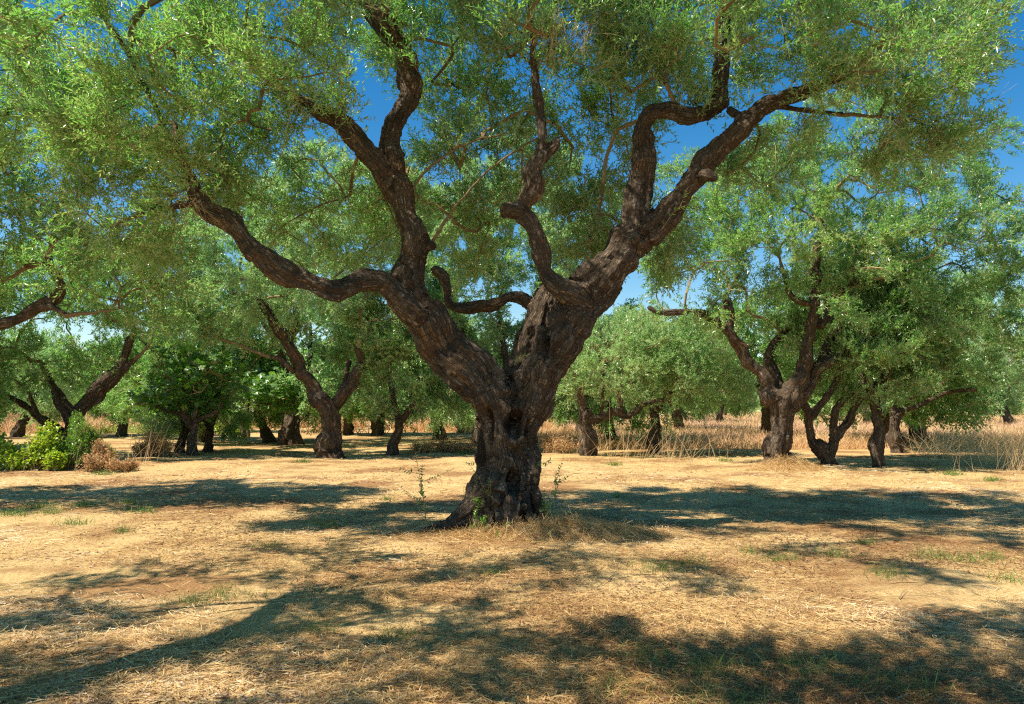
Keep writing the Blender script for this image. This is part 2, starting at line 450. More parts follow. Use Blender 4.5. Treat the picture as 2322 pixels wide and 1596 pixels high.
def crown(name, parent, origin, limbs, ells, holes=(), n_attr=200, n_spr=4000, nleaf=14, leafL=.062, leafW=.008, seed=0,
          rough=False, center=None, droop=.25, clear=None, m='olive', fine=False, minr=.42, wood_sides=5, floor=1.2, sprL=(.22, .42), jit=.12, thin=()):
    rng = np.random.default_rng(seed); n_spr = int(n_spr * KS); leafL = leafL * KL; leafW = leafW * KW
    P, T, rad, branches, nl, desc = grow(limbs, ells, holes, n_attr, rng, minr, floor)
    acc = Acc()
    for l in thin:
        V, F = polytube(l[::2, :3] + rng.normal(0, .006, (len(l[::2]), 3)), l[::2, 3], 7); acc.add(V, F, .15, 1)
    for path in branches:
        rr = rad[path].copy(); rr[0] = min(rr[0], rr[1] * 1.25)
        if clear is not None and False: pass
        V, F = polytube(P[path], rr, wood_sides); acc.add(V, F, rng.random() * .55, 1)
    new = np.arange(nl, len(P)); wgt = 1.0 / (1 + desc[new]) ** .55
    pick = rng.choice(new, n_spr, p=wgt / wgt.sum())
    base = P[pick] + rng.normal(0, jit, (n_spr, 3)) * np.array([1, 1, .8])
    cen = np.asarray(center if center is not None else np.mean(P[nl:], axis=0)); outw = unit(base - cen)
    d = T[pick] * .45 + outw * .55 + np.array([0, 0, .42]) + rng.normal(0, .55, (n_spr, 3))
    low = np.clip((cen[2] - base[:, 2]) / 1.5, 0, 1)
    dr = rng.random(n_spr) < (.15 + .5 * low)
    d[dr, 2] -= 1.0 * (.5 + droop)
    d = unit(d)
    keep = np.ones(n_spr, bool)
    for h in holes: keep &= ~inell(base, np.asarray(h)[:6]) | (rng.random(n_spr) < .3)
    keep &= (fbm(base * 2.3, 2, 15) > .37) | (rng.random(n_spr) < .25)
    if clear is not None:
        px, py, dep = proj(base + d * .18)
        for L in clear:
            lx, ly, ld = proj(L[:, :3]); lr = L[:, 3] * FPX / ld
            for i in range(0, len(L), 3):
                hit = ((px - lx[i]) ** 2 + (py - ly[i]) ** 2 < (lr[i] * 1.0 + 8) ** 2) & (dep < ld[i] + .1)
                keep &= ~(hit & (rng.random(n_spr) < .28))
    base, d = base[keep], d[keep]; S = len(base)
    L = rng.uniform(*sprL, S)
    sag = np.zeros((S, 3)); sag[:, 2] = -L * rng.uniform(0, droop, S)
    mid = base + d * (L * .5)[:, None] + sag * .25; tip = base + d * L[:, None] + sag
    V, F = tubes3(base - d * .05, mid, tip, np.full(S, .0026 * (leafL / .062)), np.full(S, .0009 * (leafL / .062)))
    acc.add(V, F, np.repeat(np.clip(rng.normal(.55, .25, S), 0, 1), 9), 1)
    # leaves along each sprig in crossed pairs
    t = (np.arange(nleaf) // 2 * 2 + 1.5) / (nleaf + 1)
    t = np.tile(t, (S, 1)) + rng.normal(0, .02, (S, nleaf))
    pos = base[:, None] + d[:, None] * (L[:, None] * t)[..., None] + sag[:, None] * (t ** 2)[..., None]
    ref = np.where(np.abs(d[:, 2:3]) > .9, np.array([[1., 0, 0]]), np.array([[0, 0, 1.]]))
    a = unit(np.cross(d, ref)); b = np.cross(d, a)
    ph = (np.arange(nleaf) % 2) * math.pi + (np.arange(nleaf) // 2) * (math.pi / 2)
    ph = ph[None] + rng.normal(0, .5, (S, nleaf)) + rng.uniform(0, 6.28, (S, 1))
    side = a[:, None] * np.cos(ph)[..., None] + b[:, None] * np.sin(ph)[..., None]
    ld = unit(d[:, None] * .75 + side * rng.uniform(.45, 1.0, (S, nleaf, 1)) + np.array([0, 0, .10]) + rng.normal(0, .12, (S, nleaf, 3)))
    n = S * nleaf; pos = pos.reshape(-1, 3); ld = ld.reshape(-1, 3)
    LL = leafL * rng.uniform(.65, 1.2, n); WW = leafW * rng.uniform(.75, 1.25, n)
    if center is None: pass
    V, F = (leafs6 if fine else leafs)(pos, ld, LL, WW, np.array([0, 0, 1.]), rng)
    tint = np.clip(np.repeat(fbm(base * .8, 2, 77 + seed) - .5, nleaf) * .7 + np.repeat(rng.normal(0, .09, S), nleaf) + rng.normal(.48, .24, n), 0, 1)
    acc.add(V, F, np.repeat(tint, 6 if fine else 4), 0)
    o = acc.build(name, [M[m], M['twig']], parent, origin, smooth=False)
    return o

RS = .86
def px_limbs(depth, spec, step):
    res = []
    for L in spec:
        C = []
        for row in L:
            x, y, r = row[:3]; dd = row[3] if len(row) > 3 else 0
            D = depth + dd; p = pt(x, y, D); C.append([*p, r * RS * D / FPX])
        q = catmull(C, step); n_ = len(q); a_ = np.arange(n_) * step; sd_ = 3 + 7 * len(res)
        wob = np.stack([fbm(P3(a_ * 2.6 + 11 * k_, a_ * 0 + sd_, a_ * 0), 3, 60 + k_) - .5 for k_ in range(3)], 1)
        fade = np.clip(a_ / .4, 0, 1)[:, None]; q[:, :3] += wob * np.minimum(q[:, 3:4], .16) * 1.1 * fade
        q[:, 3] *= 1 + (fbm(P3(a_ * 3.7, a_ * 0 + sd_, a_ * 0), 3, 66) - .5) * .55 * fade[:, 0]
        res.append(q)
    return res

def px_ell(depth, spec):
    res = []
    for row in spec:
        x, y, dd, rx, ry, rd = row[:6]; D = depth + dd; p = pt(x, y, D)
        res.append(np.array([*p, rx * D / FPX, rd, ry * D / FPX] + ([row[6]] if len(row) > 6 else [1.0])))
    return res

def traced_tree(name, label, depth, base_px, limbs, ells, holes=(), voxel=.03, group=None, cat='tree', amp=.012, carve=(), bark='bark', **kw):
    o = pt(base_px, HOR + 10, depth); o[2] = float(gz([o[0]], [o[1]])[0])
    root = tag(empty(name, o), label, cat, group)
    L = px_limbs(depth, limbs, .05); thick, thin = [], []
    for l in L:
        ok_ = np.where(l[:, 3] >= 1.7 * voxel)[0]; cut = (ok_[-1] + 1) if len(ok_) else 0
        if cut > 4: thick.append(l[:cut])
        if cut < len(l) - 3: thin.append(l[max(0, cut - 3):])
    trunk_mesh(thick, voxel, root, o, 'trunk', amp, carve, bark)
    E = px_ell(depth, ells); H = px_ell(depth, holes) if len(holes) else []
    crown('crown', root, o, L, E, H, clear=L, thin=thin, **kw)
    return root, L, o

# ================================================================== THE OLD OLIVE IN THE MIDDLE
MAIN = [
  # trunk: two fused columns on a flared foot
  [(1130,1225,94,.0),(1132,1190,80),(1132,1150,70),(1134,1100,60),(1136,1040,55),(1130,980,54),(1122,920,56),(1098,878,56),(1062,838,52),(1010,796,50),(972,750,49),(957,712,46)],
  [(1172,1225,84,.1),(1176,1190,62,.05),(1176,1150,52),(1176,1100,50),(1170,1040,50),(1172,980,54),(1190,925,58),(1215,870,60),(1243,820,57),(1275,765,55),(1308,708,52),(1342,652,50),(1390,594,47),(1440,545,47,.1),(1482,515,42,.1)],
  [(1150,1150,66,.25),(1150,1050,60,.25),(1152,950,66,.2),(1160,900,60,.15)],
  # root flares
  [(1108,1130,28,-.1),(1078,1168,28,-.2),(1030,1195,20,-.3),(975,1208,14,-.4),(925,1220,7,-.5)],
  [(1110,1170,30,-.25),(1095,1205,26,-.4),(1075,1228,14,-.5)],
  [(1160,1150,32,-.3),(1160,1195,30,-.42),(1168,1230,18,-.55)],
  [(1195,1110,24,-.1),(1212,1155,26,-.15),(1248,1192,22,-.2),(1320,1214,13,-.25),(1380,1228,7,-.3)],
  # left limb going out over the field
  [(962,725,44,-.05),(930,702,36,-.15),(905,676,32,-.2),(872,645,32,-.25),(835,640,28,-.3),(790,652,25,-.35),(755,662,24,-.4),(700,640,24,-.45),(645,620,25,-.5),(596,585,25,-.55),(560,545,23,-.6),(520,500,21,-.6),(480,475,21,-.6),(445,440,16,-.6),(425,395,13,-.6),(405,340,9,-.6),(398,280,6,-.5)],
  # centre-left limb
  [(958,722,46),(948,680,40,.05),(930,630,36,.1),(936,580,38,.12),(938,545,38,.15),(922,500,36,.2),(905,455,36,.25),(893,420,33,.3)],
  [(895,428,31,.3),(884,370,27,.35),(880,320,26,.4),(893,275,26,.4),(918,235,26,.4),(930,190,26,.4),(930,150,26,.4),(912,108,28,.35),(885,75,28,.3),(858,40,26,.3),(838,0,24,.3),(822,-50,20,.3),(815,-120,14,.3),(830,-220,8,.3)],
  [(900,440,26,.25),(862,392,23,.2),(828,342,22,.15),(795,300,21,.1),(762,272,21,.05),(732,262,17,0),(708,246,10,-.05),(670,215,6,-.1),(610,185,4,-.2)],
  [(978,560,12,.05),(975,552,9,.1)],
  [(906,612,14,.0),(900,625,8,-.05)],
  # right limb
  [(1440,560,38,.1),(1446,500,33,.12),(1448,440,30,.15),(1450,380,29,.15),(1455,320,28,.15),(1462,282,25,.15),(1485,258,22,.1),(1530,250,23,.05),(1568,262,25,0),(1605,256,23,0),(1632,236,22,0)],
  [(1632,240,20,0),(1630,190,17,0),(1632,130,16,.05),(1638,80,17,.05),(1642,30,18,.05),(1648,-20,14,.1),(1650,-110,9,.1)],
  [(1470,530,38,.05),(1510,488,35,0),(1545,440,31,-.05),(1590,392,30,-.1),(1635,345,28,-.15),(1678,293,27,-.2),(1722,255,24,-.25),(1775,225,22,-.3),(1825,208,20,-.35),(1868,190,14,-.4),(1915,168,9,-.5),(1975,130,6,-.6),(2040,70,4,-.7)],
  [(1590,395,18,-.3),(1612,400,15,-.4),(1622,408,10,-.42)],
  [(1650,247,9,0),(1672,262,10,-.05),(1698,268,10,-.1),(1728,250,8,-.15),(1768,243,7,-.2),(1822,250,7,-.25),(1900,258,6,-.3),(1990,265,5,-.35),(2060,272,4,-.4),(2110,280,3,-.4)],
  [(1995,266,4,-.35),(2005,235,4,-.35),(2040,190,3,-.4)],
  # dark inner stem and the crooked arm behind
  [(1185,880,50,.35),(1205,800,46,.42),(1228,730,42,.45),(1244,680,34,.45),(1247,650,20,.45)],
  [(1215,695,19,.5),(1180,676,16,.55),(1150,674,13,.6),(1120,690,13,.6),(1080,690,13,.65),(1040,697,14,.65),(1016,688,11,.65),(1012,655,10,.65),(1002,625,17,.65),(985,610,12,.65)],
  # middle branch
  [(1325,690,26,-.1),(1292,668,26,-.2),(1262,642,23,-.25),(1235,610,19,-.25),(1226,570,18,-.25),(1212,530,18,-.25),(1192,498,19,-.25),(1180,478,18,-.25),(1193,450,19,-.25),(1212,425,20,-.25),(1206,390,19,-.2),(1224,352,17,-.2),(1226,300,13,-.2),(1220,240,12,-.15),(1212,190,11,-.15),(1207,140,10,-.1),(1205,80,8,-.1),(1200,10,6,0)],
  [(1180,480,18,-.28),(1152,476,17,-.32),(1143,484,12,-.34)],
  [(1210,385,13,-.2),(1232,352,13,-.2),(1252,330,14,-.2),(1262,315,10,-.2)],
  # long thin shoots
  [(980,548,5,.1),(1010,500,4,.1),(1055,440,3.5,.1),(1110,385,3,.1),(1180,335,2.4,.1),(1240,300,1.8,.1)],
  [(935,430,4,.2),(965,385,3.5,.2),(1020,345,3,.2),(1060,325,2.4,.2),(1150,300,2,.2)],
  [(385,310,7,-.8),(300,140,6,-1.0),(262,75,6,-1.1),(236,40,6,-1.15),(230,-30,5,-1.2)],
  [(440,462,10,-.6),(400,468,9,-.65),(350,478,7,-.7),(300,492,5,-.8),(262,512,3.5,-.85)],
]
MAIN_E = [
  (430,230,-.5,300,230,1.6),(640,70,-.8,330,200,1.8),(1000,30,1.2,330,200,1.6),(1250,60,.3,300,200,1.8),(1480,150,1.0,240,240,1.5),
  (1830,60,-1.0,330,200,1.8),(2030,210,-.9,250,170,1.4),(1150,330,1.5,200,240,1.2,1.1),(330,430,-.3,200,150,1.1),(790,430,1.6,170,190,1.2,.9),
  (560,330,.6,200,160,1.2),(1000,-330,0,950,260,2.8,.30),(120,210,-.4,170,210,1.3),(1330,420,1.4,130,180,1.0,1.1),(2250,30,-.8,130,130,1.2),(1740,330,.9,140,110,.8,.4),(620,200,-1.9,200,110,.7,.8),(1980,90,-2.3,200,90,.8,.8),(350,-420,-3.9,300,120,1.5,.5),(900,-480,-3.7,330,110,1.3,.5),(1450,-380,-3.0,300,110,1.3,.5),(-100,-500,-4.2,260,100,1.4,.5),(1150,-300,-2.6,180,90,.9,.5),(1650,-220,-3.0,260,90,1.2,.7),(2000,-200,-2.2,220,90,1.2,.7),(1330,470,1.7,130,130,1.0,.7),(960,420,1.6,110,110,1.0,.9),(1050,560,1.7,120,90,.8,.7),(1330,560,1.7,90,90,.8,.6),(700,560,.9,110,70,.8,.5),(1560,560,1.0,110,70,.8,.5),(1020,240,1.4,130,150,1.0,.8),(1340,260,1.2,110,120,1.0,.6),(980,600,1.6,80,90,.7,.5)]  # front clumps above the frame are added to shade the ground
MAIN_H = [(605,330,-.2,45,65,3.5),(850,165,0,38,75,4),(2270,260,0,80,140,4),(480,20,0,45,40,4),(1170,660,0,80,120,2),(810,70,0,30,45,4),(220,10,0,40,45,4),(1000,780,0,230,110,3),(1660,480,-.3,70,110,1.2)]
c = lambda px, py, dd: pt(px, py, 9.8 + dd)
CARVE = [
  (c(1165,962,-.30), (.095,.25,.17), .24, .22), (c(1163,1096,-.38), (.085,.25,.15), .22, .2), (c(1156,1050,-.36), (.15,.2,.10), -.07, 0),
  (c(1096,1192,-.50), (.06,.25,.15), .24, .15), (c(1190,1178,-.45), (.075,.2,.11), .17, .2), (c(1108,965,-.25), (.05,.2,.20), .11, .15),
  (c(1200,1010,-.25), (.05,.2,.30), .09, .15), (c(1208,1130,-.22), (.035,.2,.22), .12, .2), (c(1235,760,-.1), (.05,.35,.34), .14, .1),
  (c(1130,1130,-.45), (.07,.2,.12), -.06, 0), (c(1198,1085,-.35), (.06,.2,.10), -.06, 0), (c(1092,1080,-.2), (.05,.2,.22), .06, .1), (c(1145,900,-.3), (.10,.2,.06), .05, 0)]
ROOT, ML, MO = traced_tree('olive_tree', 'massive old olive with hollowed trunk forking into two thick limbs, centre of the clearing', 9.8, 1155,
    MAIN, MAIN_E, MAIN_H, voxel=.0155, amp=.016, carve=CARVE, n_attr=520, n_spr=14800, nleaf=14, leafL=.058, leafW=.0068, seed=3,
    fine=True, minr=.30, center=pt(1150,420,9.8), droop=.3, floor=2.6)

def spray(name, parent, origin, start, n, rng, length, spread, m, down=1.0, rad=.0025, rnd=.85):
    """a broom of bare twigs hanging from one point"""
    acc = Acc()
    for i in range(n):
        d = unit(np.array([rng.normal(-.15, spread), rng.normal(0, spread * .7), -down + rng.normal(0, .35)]))
        L = length * rng.uniform(.5, 1.15); k = 7; p = np.array(start) + rng.normal(0, .05, 3); pts = [p.copy()]
        for s in range(k):
            d = unit(d + rng.normal(0, .13, 3)); p = p + d * L / k; pts.append(p.copy())
        V, F = polytube(pts, np.linspace(rad, rad * .35, k + 1), 4); acc.add(V, F, np.full(len(V), rnd + rng.normal(0, .08)))
        for q in range(2):
            j = rng.integers(2, k); e = unit(d + rng.normal(0, .7, 3)); l2 = L * .3
            pp = [pts[j] + e * l2 * t for t in (0, .5, 1)]; V, F = polytube(pp, [rad * .6, rad * .45, rad * .25], 4); acc.add(V, F, np.full(len(V), rnd))
    return acc.build(name, [m], parent, origin)
rg = np.random.default_rng(8)
spray('dead_twigs', ROOT, MO, pt(1262,30,9.0), 26, rg, .62, .5, M['twig'])
spray('dead_twigs', ROOT, MO, pt(1330,60,9.1), 14, rg, .45, .8, M['twig'])
spray('dead_twigs', ROOT, MO, pt(440,455,9.0), 22, rg, .42, .9, M['twig'], .35)
spray('dead_twigs', ROOT, MO, pt(2130,285,9.2), 20, rg, .75, .55, M['twig'])
spray('dead_twigs', ROOT, MO, pt(2030,270,9.3), 12, rg, .55, .6, M['twig'])
spray('dead_twigs', ROOT, MO, pt(660,215,9.2), 18, rg, .5, 1.1, M['twig'], .2)

def shoot(name, parent, origin, pts, r0, nleaf, ll, lw, m, rng, side_n=0, seedr=.4):
    """a leafy stem through the given points"""
    C = catmull(np.array([[*p, r0 * (1 - .75 * i / (len(pts) - 1))] for i, p in enumerate(pts)]), .03)
    acc = Acc(); V, F = polytube(C[:, :3], C[:, 3], 5); acc.add(V, F, .35, 1)
    stems = [(C, nleaf)]
    for s in range(side_n):
        i = int(len(C) * rng.uniform(.25, .9)); p = C[i, :3]; tl = np.linalg.norm(C[-1, :3] - C[0, :3])
        d = unit(unit(C[-1, :3] - C[0, :3]) * .7 + rng.normal(0, .6, 3)); L = tl * rng.uniform(.2, .45)
        q = catmull(np.array([[*p, r0 * .5], [*(p + d * L * .5), r0 * .4], [*(p + d * L + [0, 0, .08 * L]), r0 * .2]]), .03)
        V, F = polytube(q[:, :3], q[:, 3], 4); acc.add(V, F, .35, 1); stems.append((q, max(3, nleaf // 3)))
    for q, n in stems:
        t = rng.uniform(.15, 1, n); ii = (t * (len(q) - 1)).astype(int); T = unit(np.gradient(q[:, :3], axis=0))[ii]
        sd = unit(np.cross(T, rng.normal(0, 1, (n, 3)))); D = unit(T * .6 + sd)
        V, F = leafs6(q[ii, :3], D, ll * rng.uniform(.6, 1.2, n), lw * rng.uniform(.7, 1.2, n), np.array([0, 0, 1.]), rng)
        acc.add(V, F, np.clip(rng.normal(.5, .25, n), 0, 1).repeat(6), 0)
    return acc.build(name, [m, M['twig']], parent, origin, smooth=False)

def P_(l, depth): return [pt(x, y, depth + (z[0] if z else 0)) for x, y, *z in l]
shoot('shoot', ROOT, MO, P_([(1068,1058),(1086,1085),(1102,1115),(1130,1140)][::-1], 9.28), .004, 26, .032, .0055, M['fresh'], rg, 3)
shoot('shoot', ROOT, MO, P_([(1090,1208),(1078,1180),(1082,1150),(1080,1130)], 9.05), .006, 60, .038, .007, M['fresh'], rg, 7)
shoot('shoot', ROOT, MO, P_([(1100,1205),(1096,1190),(1100,1165)], 9.02), .005, 30, .035, .007, M['fresh'], rg, 4)
shoot('shoot', ROOT, MO, P_([(1128,1232),(1126,1222),(1130,1206)], 8.85), .004, 34, .036, .009, M['fresh'], rg, 5)
shoot('shoot', ROOT, MO, P_([(1136,1225),(1146,1205),(1150,1180)], 8.9), .003, 14, .03, .006, M['fresh'], rg, 2)
shoot('shoot', ROOT, MO, P_([(1212,1050),(1225,1052),(1240,1046)], 9.7), .004, 22, .04, .007, M['olive'], rg, 4)
shoot('shoot', ROOT, MO, P_([(1078,1046),(1070,1050),(1060,1050)], 9.6), .003, 10, .035, .008, M['olive'], rg, 2)
shoot('shoot', ROOT, MO, P_([(1166,826),(1180,812),(1200,800)], 9.35), .004, 14, .05, .008, M['fresh'], rg, 1)
shoot('shoot', ROOT, MO, P_([(1120,850),(1105,800),(1095,740)], 9.9), .004, 30, .05, .008, M['olive'], rg, 6)
shoot('shoot', ROOT, MO, P_([(1100,860),(1120,800),(1140,730)], 10.0), .004, 30, .05, .008, M['olive'], rg, 6)
shoot('shoot', ROOT, MO, P_([(1500,520),(1530,480),(1575,455)], 9.5), .004, 22, .055, .008, M['fresh'], rg, 2)

# standing sucker shoots beside the trunk: plants of their own
def sapling(label, pts, depth, r0, nleaf, ll, lw, m, side):
    P = P_(pts, depth); P[0][2] = float(gz([P[0][0]], [P[0][1]])[0]) - .01
    o = P[0].copy(); r = tag(empty('olive_sucker', o), label, 'young plant')
    shoot('leafy_stem', r, o, P, r0, nleaf, ll, lw, m, rg, side)
sapling('tall thin olive sucker with sparse leaves standing just left of the old trunk', [(968,1208),(962,1150),(955,1100),(948,1062),(940,1022)], 9.3, .006, 46, .05, .009, M['olive'], 8)
sapling('taller upright leafy sucker standing right of the old trunk', [(1250,1196),(1254,1150),(1258,1115),(1262,1082)], 9.6, .006, 46, .042, .009, M['olive'], 6)
sapling('short bushy sucker between the old trunk and the taller right-hand sucker', [(1240,1200),(1236,1165),(1232,1125)], 9.5, .005, 50, .036, .006, M['olive'], 10)

# ================================================================== TREES AROUND
RS = .80
A_L = [
  [(1767,1068,44),(1766,1054,37),(1762,1020,30),(1763,985,29),(1768,950,32),(1770,920,35),(1778,900,30)],
  [(1772,920,30),(1755,902,24),(1740,878,20),(1722,852,19),(1700,820,18),(1680,794,18),(1662,770,16),(1653,744,14),(1655,716,12),(1648,680,8)],
  [(1660,765,10),(1628,732,9,-.1),(1598,714,9,-.2),(1565,706,8,-.3),(1523,708,8,-.4),(1490,706,7,-.5),(1462,690,6,-.5)],
  [(1782,915,28),(1800,885,23),(1816,850,20),(1825,807,18),(1827,775,16),(1838,737,15),(1848,684,13),(1852,640,13),(1844,607,13),(1850,580,10),(1860,500,6)],
  [(1846,690,8),(1826,688,8,-.1),(1805,682,9,-.1),(1790,662,8,-.1),(1778,625,6,-.1),(1766,582,4,-.1)],
  [(1858,742,13),(1872,705,12,.1),(1886,680,10,.1),(1908,662,9,.1),(1930,642,7,.1),(1948,634,5,.1)],
  [(1862,738,8),(1882,720,8,.1),(1905,711,7,.1),(1922,712,5,.1)],
  [(1808,895,24,.1),(1836,868,21,.1),(1856,838,17,.1),(1884,815,14,.1),(1915,802,13,.1),(1945,792,13,.1),(1975,783,11,.1),(2008,788,7,.1)],
  [(1868,815,14,.2),(1876,790,13,.3),(1888,765,12,.4),(1908,745,11,.5),(1940,734,8,.5)],
  [(1775,900,20,.4),(1760,865,16,.6),(1742,822,14,.8),(1745,795,11,.9),(1770,762,9,1.),(1800,728,8,1.1),(1825,705,6,1.1)],
  [(1745,1045,20,-.2),(1732,1066,14,-.3)], [(1785,1045,20,-.1),(1812,1068,10,-.1)]]
A_E = [(1800,560,0,300,230,2.8),(2060,520,.2,250,230,2.6),(1620,640,0,150,120,1.8,.8),(1880,370,.6,240,150,2.2),(2110,690,.3,190,150,2.),(1680,450,.5,170,170,2.0),
       (2200,400,.5,170,160,2.,.8),(1560,580,.6,110,120,1.6,.9),(1500,480,.9,110,110,1.6,.7),(1490,645,-.2,80,45,1.,.8),(1600,560,.6,110,70,1.4,.8),(1560,705,-.3,110,36,.7,1.2),(1680,720,-.5,80,60,.8,.9),(1860,720,-.8,90,80,.8,.5),(1960,830,.2,70,50,.8,.6)]
A_H = [(1530,688,0,36,22,4),(1760,770,-1.2,90,110,1.3),(1900,800,-1.2,110,70,1.3),(2270,200,0,80,120,4)]
traced_tree('olive_tree', 'stout olive with thick trunk and several dark upright limbs, right of the old tree', 18.7, 1765, A_L, A_E, A_H,
    voxel=.026, amp=.014, n_attr=340, n_spr=6200, nleaf=14, leafL=.078, leafW=.0115, seed=4, minr=.42, center=pt(1850,560,18.7), m='olive', group='traced olives')

B_L = [[(1876,1064,24),(1874,1050,20),(1869,1026,18),(1855,1010,14),(1838,1002,12),(1831,966,12),(1829,931,12),(1816,910,7)],
  [(1832,950,10),(1850,931,9),(1875,896,9),(1896,862,8),(1912,829,5)],
  [(1874,1040,18),(1886,1015,12),(1890,983,9),(1889,948,9),(1903,913,9),(1945,892,8)],
  [(1886,1000,11),(1908,975,10),(1922,960,10),(1932,930,9),(1950,900,10),(1975,880,12),(2000,858,11),(2026,840,8)]]
traced_tree('olive_tree', 'slim olive with twisted double stem close to the stout tree, moss on its bark', 19.2, 1872, B_L,
  [(1900,760,.5,130,110,1.6),(2010,790,.4,110,90,1.5),(1960,660,1.,150,120,2.)], voxel=.02, n_attr=90, n_spr=1900, nleaf=13, leafL=.08, leafW=.012, seed=5, center=pt(1930,800,19.5), group='traced olives')

C_L = [[(1991,1064,18),(1991,1050,15),(1989,1019,14),(1987,976,14),(1984,941,12),(1975,900,9),(1960,850,6)],[(1984,945,10),(2000,905,8),(2012,860,6)]]
traced_tree('olive_tree', 'small straight olive trunk with crossed dead sticks leaning on its foot', 18.9, 1990, C_L,
  [(1990,830,0,110,90,1.4),(2060,760,.4,110,110,1.5)], voxel=.022, n_attr=70, n_spr=1500, nleaf=13, leafL=.08, leafW=.012, seed=6, center=pt(2000,840,18.9), group='traced olives')

D_L = [[(2036,1034,20),(2033,1015,14),(2024,970,16),(2034,940,13),(2060,925,8),(2096,912,5),(2156,888,5),(2190,886,5),(2223,884,4)],
  [(2028,960,10),(2030,910,8),(2035,850,6)],[(2060,905,6),(2118,880,4),(2150,858,5),(2175,848,5),(2210,846,4),(2241,834,3)]]
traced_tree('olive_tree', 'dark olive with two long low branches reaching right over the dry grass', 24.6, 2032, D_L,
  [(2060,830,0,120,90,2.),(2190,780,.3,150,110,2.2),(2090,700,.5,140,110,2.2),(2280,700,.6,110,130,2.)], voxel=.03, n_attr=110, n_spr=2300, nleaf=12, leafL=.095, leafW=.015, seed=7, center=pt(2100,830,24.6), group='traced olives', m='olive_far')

L1_L = [[(748,1046,44),(747,1033,35),(746,1000,28),(746,960,29),(742,930,30),(735,915,25)],
  [(738,925,24),(725,902,22),(706,878,20),(690,855,19),(668,808,18),(650,768,17),(634,748,15),(618,724,13),(600,695,11),(585,682,8),(565,670,5)],
  [(652,775,14,.2),(662,752,12,.2),(668,730,9,.2)],
  [(664,842,6,-.1),(645,822,6,-.2),(625,812,6,-.2),(600,806,5,-.3),(570,795,4,-.3),(535,778,4,-.3),(495,768,3,-.3)],
  [(750,930,22,.1),(768,905,18,.1),(790,875,15,.1),(806,845,14,.1),(815,812,11,.1),(812,790,9,.1)],
  [(770,900,12,.4),(785,860,9,.5),(793,820,8,.6)],
  [(730,1030,16,-.2),(716,1046,9,-.3)],[(765,1030,16,-.2),(782,1046,9,-.2)]]
L1_E = [(640,600,0,230,150,2.6),(800,640,.5,150,120,2.2),(560,700,0,140,90,2.0),(700,480,1,210,150,2.6),(880,520,1.5,170,150,2.2),(800,760,.8,80,70,1.2,.6),(480,560,.6,150,130,2.2)]
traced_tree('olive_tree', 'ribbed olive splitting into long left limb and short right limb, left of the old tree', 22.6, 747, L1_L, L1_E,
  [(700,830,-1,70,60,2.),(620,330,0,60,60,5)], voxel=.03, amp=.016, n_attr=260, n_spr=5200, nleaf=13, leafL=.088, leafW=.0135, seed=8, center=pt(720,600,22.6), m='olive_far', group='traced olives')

L2_L = [[(888,1040,22),(890,1025,16),(898,990,12),(903,955,12),(893,910,8),(885,870,6),(880,820,5)],[(905,960,9),(922,940,8),(944,908,7),(975,885,5)]]
traced_tree('olive_tree', 'thin olive overgrown with root shoots, standing between the ribbed olive and the old trunk', 23.5, 892, L2_L,
  [(900,880,0,110,60,1.6),(1010,880,.3,80,50,1.3),(830,880,.4,50,50,1.),(960,800,.4,110,90,1.7),(860,770,.4,110,90,1.8),(930,690,.6,120,80,1.8),(900,940,0,40,50,.5,.5)], voxel=.026, n_attr=110, n_spr=2500, nleaf=12, leafL=.09, leafW=.014, seed=9, center=pt(910,820,23.5), m='olive', floor=.5, group='traced olives')

T1_L = [[(150,1060,26),(152,1030,24),(158,985,23),(170,955,20),(183,930,18),(218,885,19),(245,865,16),(262,852,14),(280,818,12),(290,795,10),(297,768,9)],
  [(272,850,9),(298,822,7),(322,801,5),(345,770,4)],
  [(158,990,14,.2),(135,978,11,.2),(110,962,10,.2),(70,931,8,.3),(40,910,7,.3),(18,896,6,.3),(-10,872,5,.3)],
  [(85,942,6,.2),(75,915,6,.2),(66,888,5,.2)],
  [(168,965,12,.3),(158,935,11,.3),(142,905,9,.4),(128,885,8,.5),(113,865,9,.5),(103,840,9,.5),(98,830,10,.5)],
  [(162,970,10,-.1),(150,945,9,-.2),(130,912,8,-.3),(118,880,5,-.3)]]
traced_tree('olive_tree', 'leaning olive whose thick limbs rise out of the green shrubs at the left edge', 22.0, 158, T1_L,
  [(150,690,0,200,150,2.6),(330,650,.3,150,120,2.2),(60,820,0,110,90,1.5,.8),(240,780,.8,120,80,1.4,.6),(-40,650,0,150,150,2.2)], [(240,900,-1.5,80,50,1.5)],
  voxel=.03, amp=.016, n_attr=180, n_spr=3000, nleaf=13, leafL=.085, leafW=.013, seed=10, center=pt(170,700,22.3), m='olive', group='traced olives')

